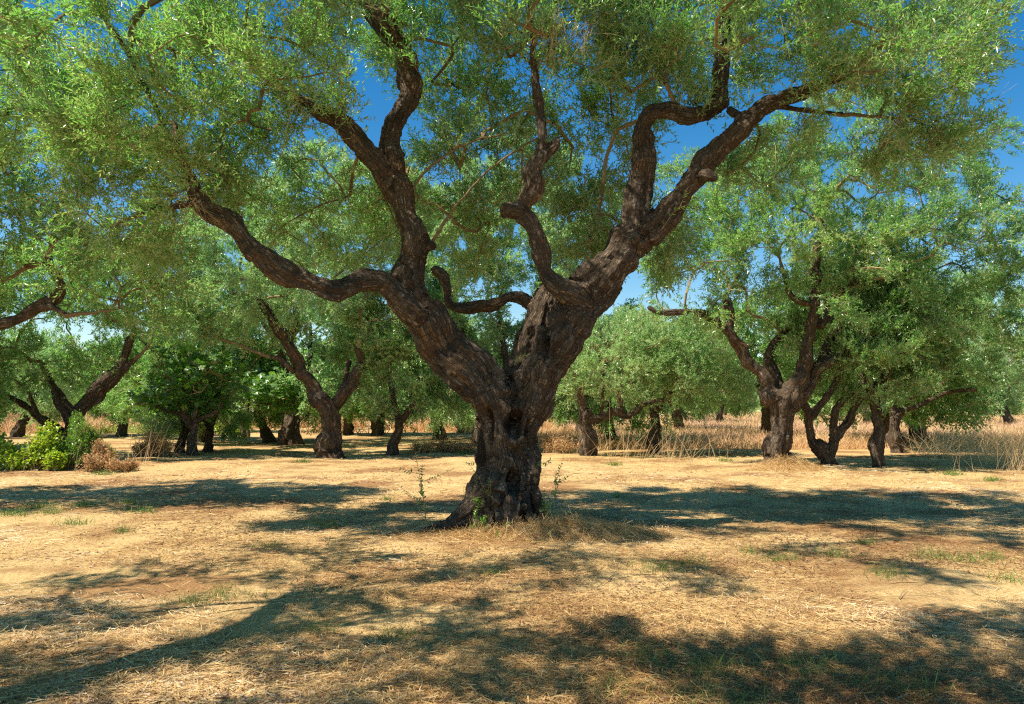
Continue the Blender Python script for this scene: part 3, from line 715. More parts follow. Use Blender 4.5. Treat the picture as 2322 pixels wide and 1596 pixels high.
N1_L = [[(-420,1100,60,.5),(-400,1040,50,.5),(-390,960,46,.4),(-360,890,46,.3)],
  [(-365,900,42,.3),(-270,840,30,.2),(-160,790,24,.1),(-60,752,17,0),(0,735,14,0),(38,722,12,0),(70,704,12,0),(95,698,11,0),(125,700,9,-.05),(152,715,9,-.1),(175,713,7,-.1),(215,709,5,-.15),(270,700,4,-.2)],
  [(60,706,12,0),(90,690,14,.02),(115,682,15,.05),(134,668,12,.05),(138,645,11,.05),(124,622,10,.05),(113,605,9,.05),(112,570,8,.05),(122,530,6,.05),(132,480,5,.05),(142,420,5,.05),(162,375,4,.05),(168,355,3,.05)],
  [(112,600,8,.05),(90,597,8,.1),(60,606,7,.15),(38,622,6,.15),(5,640,5,.2)],
  [(-360,880,40,.3),(-380,760,34,.2),(-340,640,28,.1),(-260,520,20,0),(-140,420,14,0),(-40,330,10,0),(60,200,7,-.3),(105,170,5,-.4),(190,175,4,-.5)]]
traced_tree('olive_tree', 'olive standing past the left edge, its knobby crooked branch reaching into view', 12.0, -400, N1_L,
  [(40,520,0,180,110,1.3),(240,600,-.3,170,110,1.1),(350,690,-.5,90,60,.7,.8),(60,270,0,190,170,1.5),(-200,300,0,200,220,2.2),(-300,600,0,200,200,2.2,.5)],
  [(190,640,-.4,50,40,.6),(230,480,0,60,40,2)],
  voxel=.024, amp=.014, n_attr=210, n_spr=4300, nleaf=14, leafL=.062, leafW=.0085, seed=12, center=pt(-60,450,12), m='olive', fine=True, group='traced olives')

M1_L = [[(1335,1046,26),(1334,1030,22),(1336,1005,22),(1330,985,18),(1322,960,17),(1330,935,18)],
  [(1330,950,14),(1360,948,11),(1392,935,11),(1415,942,10),(1438,936,9),(1455,920,8),(1480,912,7),(1510,905,6)],
  [(1325,945,12),(1318,905,9),(1312,870,7)],[(1408,936,8),(1405,905,7),(1412,870,5)],[(1362,945,6),(1366,905,5),(1368,860,5),(1366,820,4)]]
traced_tree('olive_tree', 'short olive with bulging S-shaped trunk and one horizontal limb, right of the old trunk', 22.8, 1335, M1_L,
  [(1370,830,0,130,80,1.8),(1480,850,.4,110,65,1.6),(1300,870,0,70,50,1.),(1430,770,.6,140,60,1.9),(1340,940,0,40,25,.4,.4)], [(1400,975,0,70,35,2)], voxel=.026, n_attr=170, n_spr=1500, nleaf=12, leafL=.085, leafW=.0125, seed=13, center=pt(1400,850,22.8), m='olive_far', floor=.9, group='traced olives')

M2_L = [[(1485,1040,20),(1484,1025,15),(1480,990,14),(1484,955,14),(1476,925,12),(1470,890,8)],[(1482,935,9),(1510,905,8),(1540,870,6)]]
traced_tree('olive_tree', 'olive with brown dead leaves clinging to its shaggy trunk beside the bulging one', 23.8, 1485, M2_L,
  [(1560,820,0,110,85,1.9),(1500,780,.5,110,65,1.8),(1620,870,.3,70,50,1.3),(1485,950,0,32,40,.45,.4)], voxel=.026, n_attr=150, n_spr=1400, nleaf=12, leafL=.088, leafW=.013, seed=14, center=pt(1540,850,23.8), m='olive_far', floor=.9, group='traced olives')

X_L = [[(1150,1050,36),(1150,1030,30),(1148,980,26),(1145,930,28)],[(1148,935,22),(1100,860,16),(1060,780,8),(1030,700,3)],[(1150,930,22),(1190,850,16),(1220,760,9),(1270,670,4)],[(1148,930,18),(1146,820,9),(1130,720,4)]]
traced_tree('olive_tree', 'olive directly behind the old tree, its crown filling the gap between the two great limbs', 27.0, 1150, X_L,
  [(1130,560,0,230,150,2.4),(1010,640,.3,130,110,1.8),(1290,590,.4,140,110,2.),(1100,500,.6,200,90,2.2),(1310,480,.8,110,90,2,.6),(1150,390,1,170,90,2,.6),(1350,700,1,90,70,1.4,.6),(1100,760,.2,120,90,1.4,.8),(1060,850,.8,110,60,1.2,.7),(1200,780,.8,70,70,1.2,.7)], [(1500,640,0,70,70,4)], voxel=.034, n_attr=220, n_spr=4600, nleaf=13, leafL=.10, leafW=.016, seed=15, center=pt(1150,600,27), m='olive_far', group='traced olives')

# -------- generic olives: unique builds, copied further back
def generic_olive(seed, h=1.5, r=.24, spread=2.6, top=4.6, n_attr=150, n_spr=1450, nleaf=10, leafL=.12, leafW=.021, m='olive_far', voxel=.045, loc=(0, 60, 0)):
    rng = np.random.default_rng(seed); loc = np.array(loc, float); limbs = []
    lean = rng.normal(0, .12, 2)
    limbs.append(catmull([[loc[0], loc[1], loc[2] - .2, r * 1.35], [loc[0], loc[1], loc[2] + .15, r * 1.12], [loc[0] + lean[0], loc[1] + lean[1], loc[2] + h * .55, r * .86], [loc[0] + 2 * lean[0], loc[1] + 2 * lean[1], loc[2] + h, r * .95]], .06))
    b = limbs[0][-1, :3]; n = rng.integers(3, 5); a0 = rng.uniform(0, 6.28)
    for k in range(n):
        a = a0 + k * 2 * math.pi / n + rng.normal(0, .3); s = spread * rng.uniform(.5, .9); zt = top * rng.uniform(.62, .85)
        C = [[b[0], b[1], b[2] - .12, r * .6]]
        for t in (.3, .6, 1.0):
            C.append([b[0] + math.cos(a) * s * t + rng.normal(0, .12), b[1] + math.sin(a) * s * t + rng.normal(0, .12), b[2] + (loc[2] + zt - b[2]) * t ** .85 + rng.normal(0, .08), r * (.5 - .32 * t)])
        limbs.append(catmull(C, .06))
    ells = [np.array([b[0], b[1], loc[2] + top * .70, spread * .75, spread * .75, top * .28, 1.])]
    for k in range(8):
        a = rng.uniform(0, 6.28); s = spread * rng.uniform(.4, .8)
        ells.append(np.array([b[0] + math.cos(a) * s, b[1] + math.sin(a) * s, loc[2] + top * (rng.uniform(.27, .4) if k < 4 else 1) if k < 4 else loc[2] + top * rng.uniform(.34, .85), spread * rng.uniform(.3, .5), spread * rng.uniform(.3, .5), top * rng.uniform(.12, .2), 1.]))
    root = empty('olive_tree', loc)
    trunk_mesh(limbs, voxel, root, loc, 'trunk', .014)
    crown('crown', root, loc, limbs, ells, [], n_attr=n_attr, n_spr=n_spr, nleaf=nleaf, leafL=leafL, leafW=leafW, seed=seed, center=b + [0, 0, 1.5], m=m, minr=.4, floor=loc[2] + .85, wood_sides=4, sprL=(.3, .5))
    return root

def copy_tree(root, loc, rz, s):
    c_ = root.copy(); COL.objects.link(c_); c_.location = loc; c_.rotation_euler = (0, 0, rz); c_.scale = (s, s, s)
    for k in ('label', 'category', 'group'):
        if k in c_: del c_[k]
    for ch in root.children:
        d = ch.copy(); COL.objects.link(d); d.parent = c_
    return c_

GEN = [generic_olive(101, 1.5, .22, 2.9, 5.2), generic_olive(102, 1.3, .20, 2.5, 4.7, m='olive'), generic_olive(103, 1.7, .25, 3.2, 5.9), generic_olive(104, 1.4, .21, 2.7, 5.0, m='olive')]
used = set()
def place_gen(k, px, base_y, depth=None, s=1.0, rz=0, label=None, group=None):
    D = depth or EYE * FPX / (base_y - HOR)
    p = pt(px, HOR + 1, D); p[2] = float(gz([p[0]], [p[1]])[0])
    if k not in used:
        used.add(k); o = GEN[k]; o.location = p; o.rotation_euler = (0, 0, rz); o.scale = (s, s, s)
    else:
        o = copy_tree(GEN[k], p, rz, s)
    tag(o, label, 'tree', group); return o
far_named = [
  (0, 545, 978, None, .95, .4, 'upright far olive trunk seen between the fig crown and the small forked tree'),
  (1, 610, 1000, None, .86, 1.9, 'small forked olive standing alone on the mown ground left of the ribbed olive'),
  (2, 588, 968, None, .8, 2.9, 'far olive just behind the small forked tree'),
  (3, 790, 985, None, .95, 4.0, 'olive right behind the ribbed olive trunk'),
  (0, 852, 972, None, .9, 5.0, 'far olive seen between the ribbed olive and the thin one with shoots'),
  (1, 1045, 980, None, .9, .9, 'far olive just left of the old trunk with shaded foot'),
  (2, 1085, 1010, None, .8, 2.1, 'olive half hidden behind the left side of the old trunk'),
  (3, 1385, 1012, None, .85, 3.3, 'olive seen under the horizontal limb of the bulging tree'),
  (0, 1628, 946, None, 1.0, 1.2, 'dark far olive rising out of tall dry grass left of the stout tree'),
  (1, 2122, 962, None, .95, 4.4, 'low olive sunk in pinkish dry weeds behind the long low branches'),
  (2, 2244, 938, None, 1.0, 5.2, 'far olive on the dry field near the right edge'),
  (3, 278, 988, None, .95, .2, 'olive behind the shrubs with dead brown growth round its trunk'),
  (0, 42, 990, None, .95, 2.6, 'V-shaped olive at the far left behind the bramble'),
  (1, 372, 995, None, .9, 3.8, 'olive behind the fig tree against the bright green patch'),
  (2, 410, 1024, 24.6, .50, 1.1, 'small dark olive tucked in behind the left side of the fig trunk'),
  (3, 474, 1024, 25.2, .52, 4.9, 'small olive forking just right of the fig trunk'),
]
for k, px, by, dep, s, rz, lab in far_named: place_gen(k, px, by, dep, s, rz, lab)
# rows at the back of the grove
rr = np.random.default_rng(77)
rows = []
for i, D in enumerate((52, 63, 75, 90, 108)):
    n = int(D * 1.5 / 9.5)
    for j in range(n):
        x = (j - (n - 1) / 2) * 9.5 + rr.normal(0, 1.0) + (4.7 if i % 2 else 0); y = D + rr.normal(0, 1.4)
        px = CX + FPX * x / y
        if px < -260 or px > 2580: continue
        rows.append((x, y))
for i, (x, y) in enumerate(rows):
    k = int(rr.integers(0, 4)); px = CX + FPX * x / y
    side = 'left of the old trunk' if px < 1080 else 'right of the old trunk'
    place_gen(k, px, 0, y, rr.uniform(.9, 1.2), rr.uniform(0, 6.28), 'olive in the distant rows, ' + side, 'distant olives ' + side)
# trees just outside the frame that shade the ground
for k, (x, y, s, rz, lab) in enumerate([
    (-14.5, 19.5, 1.15, 2.0, 'olive beyond the left edge shading the mown strip'),
    (13.5, 14.2, 1.1, 1.0, 'olive beyond the right edge'),
    (-12.0, 31.0, 1.1, 3.0, 'olive behind the leaning one at the far left'),
    (-3.0, 33.0, 1.05, 4.2, 'olive behind the ribbed one, seen between its limbs'),
    (3.2, 36.0, 1.05, .8, 'olive far behind the old tree, right of its trunk'),
    (15.5, 30.5, 1.15, 2.4, 'tall olive behind the two long low branches'),
    (10.5, 33.0, 1.2, 3.9, 'tall olive seen through the limbs of the stout tree'),
    (8.6, 41.0, 1.15, 5.9, 'olive filling the gap left of the stout tree'),
    (13.2, 27.5, 1.1, 1.7, 'olive whose crown shows right behind the stout tree'),
    (-8.2, 29.5, 1.2, 2.2, 'olive whose crown closes the gap between fig and ribbed olive'),
    (-6.4, 38.0, 1.2, .4, 'tall olive far behind the ribbed olive'),
    (21.0, 24.0, 1.15, 5.4, 'olive near the right edge behind the pale grass'),
    (-19.0, 26.0, 1.1, 1.4, 'olive at the left edge behind the leaning olive'),
    ]):
    o = copy_tree(GEN[(k + 1) % 4], (x, y, float(gz([x], [y])[0])), rz, s); tag(o, lab, 'tree')

def world_tree(label, base, limbs, ells, seed, **kw):
    base = np.array([base[0], base[1], float(gz([base[0]], [base[1]])[0])]); root = tag(empty('olive_tree', base), label, 'tree')
    L = [catmull(l, .06) for l in limbs]; trunk_mesh(L, .04, root, base, 'trunk', .014)
    crown('crown', root, base, L, [np.array([*e, 1.]) for e in ells], [], seed=seed, center=np.array([base[0], base[1], 3.6]), **kw)
    return root
world_tree('olive left of the camera, out of frame, whose curved limb shades the foreground', (-6.9, 0.9),
   [[[-6.9, .9, -.1, .42], [-6.9, .9, .5, .33], [-6.8, 1.1, 1.6, .30]],
    [[-6.8, 1.1, 1.4, .26], [-5.9, 2.2, 2.4, .19], [-5.0, 2.9, 3.0, .17], [-4.5, 3.4, 3.2, .15], [-4.15, 4.0, 3.5, .13], [-4.2, 4.6, 3.9, .11], [-4.5, 5.3, 4.4, .07]],
    [[-6.8, 1.1, 1.5, .22], [-6.0, .9, 2.8, .16], [-5.0, .8, 3.9, .12], [-4.0, 1.0, 4.6, .08]],
    [[-6.8, 1.1, 1.5, .22], [-7.8, 1.5, 3.0, .14], [-8.4, 2.0, 4.4, .08]]],
   [(-5.6, 4.6, 4.7, 1.6, 2.0, .8), (-4.6, 2.2, 5.0, 2.0, 1.8, .8), (-7.6, 2.6, 4.8, 1.6, 2.2, .9), (-5.0, 6.4, 5.0, 1.3, 1.2, .7)],
   31, n_attr=150, n_spr=1150, nleaf=14, leafL=.07, leafW=.010, minr=.4)

world_tree('unseen olive added behind the camera to dapple the near ground', (-.8, -3.2),  # added out of view; crown placed to drop dappled shade on the foreground
   [[[-.8, -3.2, -.1, .40], [-.8, -3.2, .6, .30], [-.7, -3.1, 1.7, .28]],
    [[-.7, -3.1, 1.5, .22], [-.2, -2.0, 3.0, .15], [.4, -.6, 4.2, .11], [.9, .8, 5.0, .07]],
    [[-.7, -3.1, 1.5, .22], [-1.6, -2.2, 3.0, .15], [-2.2, -.9, 4.4, .10], [-2.3, .6, 5.2, .06]],
    [[-.7, -3.1, 1.5, .22], [.6, -3.6, 3.2, .14], [2.0, -3.4, 4.6, .08]]],
   [(-4.0, 4.2, 5.1, 1.0, .9, .5), (-2.6, 3.2, 5.0, 1.1, .9, .5), (-1.2, 2.9, 5.2, 1.1, .9, .5), (.3, 3.5, 5.1, 1.1, 1.0, .5), (1.3, 3.6, 5.3, .9, 1.0, .5), (-.6, 1.2, 5.2, 2.2, 1.2, .5)],
   32, n_attr=170, n_spr=2000, nleaf=14, leafL=.07, leafW=.010, minr=.45)

# ================================================================== FIG TREES
def fig_tree(label, depth, base_px, limbs, ells, n, seed, size=.13):
    rng = np.random.default_rng(seed)
    o = pt(base_px, HOR + 10, depth); o[2] = float(gz([o[0]], [o[1]])[0]); root = tag(empty('fig_tree', o), label, 'tree')
    L = px_limbs(depth, limbs, .05); trunk_mesh(L, .024, root, o, 'trunk', .004, (), 'figbark')
    E = px_ell(depth, ells); P, T, rad, branches, nl, desc = grow(L, E, [], 90, rng, .3, .8)
    acc = Acc()
    for path in branches:
        V, F = polytube(P[path], rad[path] * 1.3 + .002, 5); acc.add(V, F, rng.random() * .4 + .4, 1)
    new = np.arange(nl, len(P)); w = 1 / (1 + desc[new]); pick = rng.choice(new, n, p=w / w.sum())
    b = P[pick] + rng.normal(0, .13, (n, 3)); s = size * rng.uniform(.6, 1.15, n)
    up = unit(np.array([0, 0, 1.]) + rng.normal(0, .45, (n, 3))); ax = unit(np.cross(up, rng.normal(0, 1, (n, 3)))); ay = np.cross(up, ax)
    ax = unit(ax - up * .25)
    tint = np.clip(rng.normal(.5, .22, n), 0, 1)
    for ang, k, wd in ((0, 1., .30), (.85, .82, .26), (-.85, .82, .26), (1.9, .5, .22), (-1.9, .5, .22)):
        d = ax * math.cos(ang) + ay * math.sin(ang); sd = np.cross(up, d)
        droop = up * (-.10 * s * k)[:, None]
        V = np.stack([b - ax * (s * .05)[:, None], b + d * (s * k * .6)[:, None] + sd * (s * wd)[:, None], b + d * (s * k)[:, None] + droop, b + d * (s * k * .6)[:, None] - sd * (s * wd)[:, None]], 1).reshape(-1, 3)
        acc.add(V, np.arange(4 * n).reshape(n, 4), tint.repeat(4), 0)
    acc.build('crown', [M['fig'], M['twig']], root, o, smooth=False)
    return root
fig_tree('fig tree with broad lobed dark green leaves and pale forked trunk', 23.6, 437,
  [[(438,1036,16),(437,1020,11),(437,985,10),(440,962,11),(446,952,10)],[(438,975,9),(425,950,8),(412,930,7),(398,905,5),(385,880,4)],[(444,958,8),(458,948,7),(475,942,6),(492,932,5),(505,915,4)],[(440,955,7),(445,920,5),(450,890,4),(462,850,3)],[(425,945,6),(400,938,6,-.1),(375,930,5,-.1),(352,918,4,-.1)]],
  [(430,870,0,80,60,1.3),(510,840,.2,45,55,1.0),(360,900,0,45,45,.9),(430,800,.3,80,40,1.2),(480,920,0,40,25,.8)], 1250, 41, .17)
fig_tree('smaller fig with grey bare branch, beside the small forked olive', 27.5, 560,
  [[(556,990,12),(556,965,10),(560,945,10)],[(560,948,8),(575,930,6),(592,920,5),(612,915,4),(640,905,3)],[(560,945,7),(560,915,5),(565,885,4)],[(592,920,4),(590,908,3),(584,898,2)]],
  [(600,890,0,50,32,1.1),(640,905,.2,40,28,.9),(580,870,.3,30,25,.8),(650,880,.3,25,20,.7)], 750, 42, .18)

# ================================================================== SHRUBS AT THE LEFT EDGE
def shrub(name, label, cat, depth, blobs, n_stem, m, ll, lw, nleaf, seed, upk=1.0):
    rng = np.random.default_rng(seed); x0 = np.mean([pt(b[0], HOR + 1, depth)[0] for b in blobs]); o = np.array([x0, depth, float(gz([x0], [depth])[0])])
    root = tag(empty(name, o), label, cat); acc = Acc(); per = n_stem // len(blobs)
    for (px, py, rx, ry, dd) in blobs:
        D = depth + dd; c_ = pt(px, py, D); rxm, rym = rx * D / FPX, ry * D / FPX
        b0 = np.stack([c_[0] + rng.normal(0, rxm * .35, per), D + rng.normal(0, rxm * .4, per), np.full(per, o[2] - .02)], 1)
        v = rng.normal(size=(per, 3)); v = v / np.linalg.norm(v, axis=1)[:, None] * (rng.random(per) ** .4)[:, None]
        tip = c_ + v * np.array([rxm, rxm * .8, rym]); tip[:, 2] = np.maximum(tip[:, 2], o[2] + .05)
        mid = (b0 + tip) / 2 + rng.normal(0, .05, (per, 3)) + [0, 0, .06]
        V, F = tubes3(b0, mid, tip, np.full(per, .006), np.full(per, .002)); acc.add(V, F, .45, 1)
        t = rng.uniform(.3, 1.02, (per, nleaf))[..., None]
        pos = ((1 - t) ** 2 * b0[:, None] + 2 * t * (1 - t) * mid[:, None] + t * t * tip[:, None]).reshape(-1, 3) + rng.normal(0, ll * .5, (per * nleaf, 3))
        n = len(pos); d = unit(np.repeat(unit(tip - b0), nleaf, 0) * .4 * upk + rng.normal(0, .6, (n, 3)) + [0, 0, .25 * upk])
        V, F = leafs(pos, d, ll * rng.uniform(.6, 1.25, n), lw * rng.uniform(.7, 1.2, n), np.array([0, 0, 1.]), rng)
        tint = np.clip(np.repeat(rng.normal(.5, .15, per), nleaf) + rng.normal(0, .15, n), 0, 1); acc.add(V, F, tint.repeat(4), 0)
    acc.build('foliage', [m, M['twig']], root, o, smooth=False); return root
shrub('shrub', 'tall dark green small-leaved shrub at the foot of the leaning olive', 'shrub', 18.6, [(165,1015,40,36,0),(185,985,28,44,.2),(140,1035,30,20,-.2),(212,1000,18,36,.3),(172,955,14,26,.5),(240,1025,20,18,.4)], 1250, M['fresh'], .05, .012, 22, 51)
shrub('bramble', 'low yellow-green broad-leaved bramble bush left of the dark shrub', 'bush', 18.2, [(90,1020,45,35,0),(110,990,30,30,.2),(45,1040,45,20,-.1),(10,1030,30,35,0),(-20,1000,35,40,.2),(125,1040,20,15,-.2)], 900, M['bramble'], .085, .035, 14, 52, .3)
shrub('dead_shrub', 'withered brown bush at the right foot of the dark green shrub', 'bush', 18.0, [(210,1042,30,16,0),(240,1030,26,20,.3),(262,1050,24,9,-.2),(225,1010,18,20,.4),(295,1050,24,7,.1)], 420, M['drygrass'], .05, .012, 12, 53, .6)
shrub('dead_shrub', 'dusty pinkish-brown weed bush on the mown ground left of the fig trunk', 'bush', 22.6, [(345,990,28,18,0),(375,1005,24,12,.1),(320,1010,24,10,0)], 300, M['drygrass'], .06, .012, 12, 54, .6)
shrub('dead_shrub', 'brown dry bush filling the ground right behind the old trunk', 'bush', 24.0, [(1275,1005,40,22,0),(1245,1000,25,24,.3),(1010,1005,50,14,.5),(960,1012,36,10,.2),(1050,1010,40,10,.2)], 620, M['drygrass'], .07, .012, 12, 55, .8)

# ================================================================== GROUND
def axis_lines(a, b, near, fine, coarse):
    v = [0.0]
    s = fine
    while v[-1] < b:
        s = fine if v[-1] < near else min(coarse, s * 1.09); v.append(v[-1] + s)
    return np.array(v)
xs = axis_lines(0, 420, 9, .075, 14); xs = np.concatenate([-xs[:0:-1], xs])
ys = axis_lines(0, 520, 16, .075, 14); yb = axis_lines(0, 60, 2, .3, 10); ys = np.concatenate([-yb[:0:-1], ys])
X, Y = np.meshgrid(xs, ys); Z = gz(X, Y)
ny, nx = X.shape; idx = np.arange(nx * ny).reshape(ny, nx)
F = np.stack([idx[:-1, :-1], idx[:-1, 1:], idx[1:, 1:], idx[1:, :-1]], -1).reshape(-1, 4)

m, nt = mat('dry_ground')
tc = nt.nodes.new('ShaderNodeTexCoord').outputs['Object']
def mapped(scale, rot=0):
    mp = nt.nodes.new('ShaderNodeMapping'); mp.inputs['Scale'].default_value = scale; mp.inputs['Rotation'].default_value = (0, 0, rot)
    nt.links.new(tc, mp.inputs[0]); return mp.outputs[0]
n1 = noise(nt, tc, .55, 5, .6); n2 = noise(nt, mapped((1, 1, 1)), 5, 6, .7); n3 = noise(nt, mapped((1, 1, 1)), 34, 5, .75)
st1 = noise(nt, mapped((60, 9, 1), .5), 1, 4, .7); st2 = noise(nt, mapped((60, 9, 1), 2.1), 1, 4, .7); st3 = noise(nt, mapped((9, 70, 1), .15), 1, 4, .7)
base = ramp(nt, n3, [(.25, (.22, .12, .05)), (.45, (.46, .31, .14)), (.62, (.65, .47, .23)), (.8, (.80, .65, .38))])
s1 = mixc(nt, ramp(nt, st1, [(.5, (0, 0, 0)), (.66, (.8, .8, .8))]), base, (.78, .58, .28))
s2 = mixc(nt, ramp(nt, st2, [(.52, (0, 0, 0)), (.68, (.7, .7, .7))]), s1, (.30, .165, .06))
s3 = mixc(nt, ramp(nt, st3, [(.54, (0, 0, 0)), (.70, (.7, .7, .7))]), s2, (.82, .66, .38))
earth = ramp(nt, n3, [(.3, (.16, .075, .035)), (.7, (.38, .20, .09))])
s4 = mixc(nt, ramp(nt, n1, [(.47, (0, 0, 0)), (.60, (.85, .85, .85))]), s3, earth)
s5 = mixc(nt, ramp(nt, n2, [(.56, (0, 0, 0)), (.70, (.5, .5, .5))]), s4, (.30, .18, .09))
b = nt.nodes.new('ShaderNodeBsdfPrincipled'); nt.links.new(s5, b.inputs['Base Color']); b.inputs['Roughness'].default_value = .9; b.inputs['Specular IOR Level'].default_value = .1
ad = nt.nodes.new('ShaderNodeMath'); nt.links.new(st1, ad.inputs[0]); nt.links.new(n3, ad.inputs[1])
bp = nt.nodes.new('ShaderNodeBump'); bp.inputs['Strength'].default_value = .7; bp.inputs['Distance'].default_value = .03
nt.links.new(ad.outputs[0], bp.inputs['Height']); nt.links.new(bp.outputs[0], b.inputs['Normal'])
out(nt, b.outputs[0])
g = quads('ground', np.stack([X.ravel(), Y.ravel(), Z.ravel()], 1), F, m); tag(g, 'mown straw-covered ground of the olive grove', 'ground', kind='structure')

# ------------------------------------------------------------------ straw, litter and grass lying on it
def on_ground(n, d0, d1, rng, margin=1.35, p=1.0):
    """positions whose number per area falls off with distance"""
    u = rng.random(n); d = 1 / (1 / d0 + (1 / d1 - 1 / d0) * u)
    x = rng.uniform(-1, 1, n) * (.643 * d * margin + .5)
    return x, d
def straw_layer(name, label, n, d0, d1, seed, m, lr, wr, lift, tilt, rnd_mu=.55, cat='straw'):
    rng = np.random.default_rng(seed); x, y = on_ground(n, d0, d1, rng)
    swirl = fbm(P3(x * .8, y * .8, x * 0), 2, seed) * 9
    kp = fbm(P3(x * .9 + 31, y * .9, x * 0), 3, seed + 11) + rng.normal(0, .07, n) > (.40 if name == 'straw' else .45)
    x, y, swirl = x[kp], y[kp], swirl[kp]; n = len(x)
    a = swirl + rng.normal(0, 1.1, n)
    clump = fbm(P3(x * 2.3, y * 2.3, x * 0), 3, seed + 5)
    z = gz(x, y) + rng.uniform(0, 1, n) ** 2 * lift * (0.3 + 1.4 * clump) + .001
    d = unit(np.stack([np.cos(a), np.sin(a), rng.normal(0, tilt, n)], 1)); s = unit(np.cross(d, [0, 0, 1.]) + rng.normal(0, .35, (n, 3)))
    L = rng.uniform(*lr, n); k = np.maximum(1, y / 6); W = rng.uniform(*wr, n) * k; L = L * np.sqrt(k)
    bend = rng.normal(0, .12, (n, 3)) * L[:, None]; bend[:, 2] = -np.abs(bend[:, 2]) * .3 - d[:, 2] * L * .6
    V, F, m_ = ribbons(np.stack([x, y, z], 1) - d * (L * .5)[:, None], d, s, L, W, bend)
    V[:, 2] = np.maximum(V[:, 2], gz(V[:, 0], V[:, 1]) + .001)
    patch = fbm(P3(x * .5, y * .5, x * 0), 3, 91) - .5
    r = np.clip(rng.normal(rnd_mu, .22, n) - patch * 1.5 - np.exp(-((x - 2.8) ** 2 / 6 + (y - 7.9) ** 2 / 2.5)) * .55, 0, 1)  # browner patch right of the trunk: reddish soil and warm shade put into the colour
    o = quads(name, V, F, m, rnd=r.repeat(m_), smooth=False); return tag(o, label, cat, kind='stuff')
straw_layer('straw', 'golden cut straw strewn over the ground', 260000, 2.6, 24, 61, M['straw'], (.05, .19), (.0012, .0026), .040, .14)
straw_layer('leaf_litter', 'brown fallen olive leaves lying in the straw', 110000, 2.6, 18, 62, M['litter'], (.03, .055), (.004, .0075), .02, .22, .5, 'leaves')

def fallen_twigs(n, seed):
    rng = np.random.default_rng(seed); x, y = on_ground(n, 3.2, 17, rng); a = rng.uniform(0, 6.28, n); L = rng.uniform(.12, .5, n)
    d = np.stack([np.cos(a), np.sin(a), rng.normal(0, .05, n)], 1); p0 = np.stack([x, y, gz(x, y) + .012], 1); p2 = p0 + d * L[:, None]; p2[:, 2] = gz(p2[:, 0], p2[:, 1]) + .014
    pm = (p0 + p2) / 2 + rng.normal(0, .02, (n, 3)); pm[:, 2] = gz(pm[:, 0], pm[:, 1]) + .022
    V, F = tubes3(p0, pm, p2, rng.uniform(.002, .006, n), np.full(n, .0015))
    tag(quads('fallen_twigs', V, F, [M['twig']], rnd=rng.uniform(0, .6, n).repeat(9), smooth=False), 'dry fallen olive twigs scattered over the straw', 'twigs', kind='stuff')
fallen_twigs(520, 66)
# heaped straw round the foot of the old trunk
def heap(name, label, centre, rx, ry, h, n, seed, m, L_, mu, cat='straw', kind=None):
    rng = np.random.default_rng(seed); r = rng.random(n) ** .6; a = rng.uniform(0, 6.28, n)
    x = centre[0] + np.cos(a) * r * rx; y = centre[1] + np.sin(a) * r * ry
    hump = .35 + 1.1 * fbm(P3(x * 3.1, y * 3.1, x * 0), 3, seed)
    z = gz(x, y) + h * (1 - r ** 1.2) * hump * rng.uniform(.1, 1.1, n) + .003
    d = unit(np.stack([np.cos(a) * .8 + rng.normal(.35, .55, n), np.sin(a) * .6 + rng.normal(0, .55, n), -h / rx * 1.3 + rng.normal(0, .22, n)], 1))
    s = unit(np.cross(d, rng.normal(0, 1, (n, 3)))); L = rng.uniform(*L_, n); bend = rng.normal(0, .16, (n, 3)) * L[:, None]; bend[:, 2] -= .1 * L
    V, F, k = ribbons(np.stack([x, y, z], 1) - d * (L * .5)[:, None], d, s, L, rng.uniform(.0010, .0022, n), bend, 3)
    V[:, 2] = np.maximum(V[:, 2], gz(V[:, 0], V[:, 1]) + .002)
    o = quads(name, V, F, m, rnd=np.clip(rng.normal(mu, .2, n), 0, 1).repeat(k), smooth=False); return tag(o, label, cat, kind=kind)
heap('straw_heap', 'loose heap of dry brown hay piled against the right foot of the old trunk', (.62, 9.05), 1.25, .45, .19, 7500, 63, M['straw'], (.12, .38), .45)
heap('straw_heap', 'thin mat of dark hay and bark scraps over the left roots of the old trunk', (-.55, 9.05), .95, .40, .06, 1900, 64, M['straw'], (.06, .2), .28)
heap('straw_heap', 'brush of dry stalks round the foot of the stout olive on the right', (6.1, 17.7), .9, .4, .30, 2600, 65, M['straw'], (.15, .4), .45)

def tufts(name, label, spots, seed, m, n, L_, W, spread, cat='grass', lean=.45):
    rng = np.random.default_rng(seed); Vs, Fs, Rs, off = [], [], [], 0
    for (px, py, k) in spots:
        D = EYE * FPX / (py - HOR); p = pt(px, HOR + 1, D); c_ = int(n * k); q = max(.7, D / 9)
        x = p[0] + rng.normal(0, spread * k, c_); y = D + rng.normal(0, spread * k * .8, c_); z = gz(x, y)
        d = unit(np.stack([rng.normal(0, lean, c_), rng.normal(0, lean, c_), np.ones(c_)], 1)); s = unit(np.cross(d, rng.normal(0, 1, (c_, 3))))
        L = rng.uniform(*L_, c_) * (.6 + .5 * k); b_ = d.copy(); b_[:, 2] = -.9; V, F, mm = ribbons(np.stack([x, y, z], 1), d, s, L, np.full(c_, W * q), b_ * (L * rng.uniform(.1, .5, c_))[:, None], 3, .05)
        Vs.append(V); Fs.append(F + off); Rs.append(np.clip(rng.normal(.5, .25, c_), 0, 1).repeat(mm)); off += len(V)
    o = quads(name, np.concatenate(Vs), np.concatenate(Fs), m, rnd=np.concatenate(Rs), smooth=False); return tag(o, label, cat, kind='stuff')
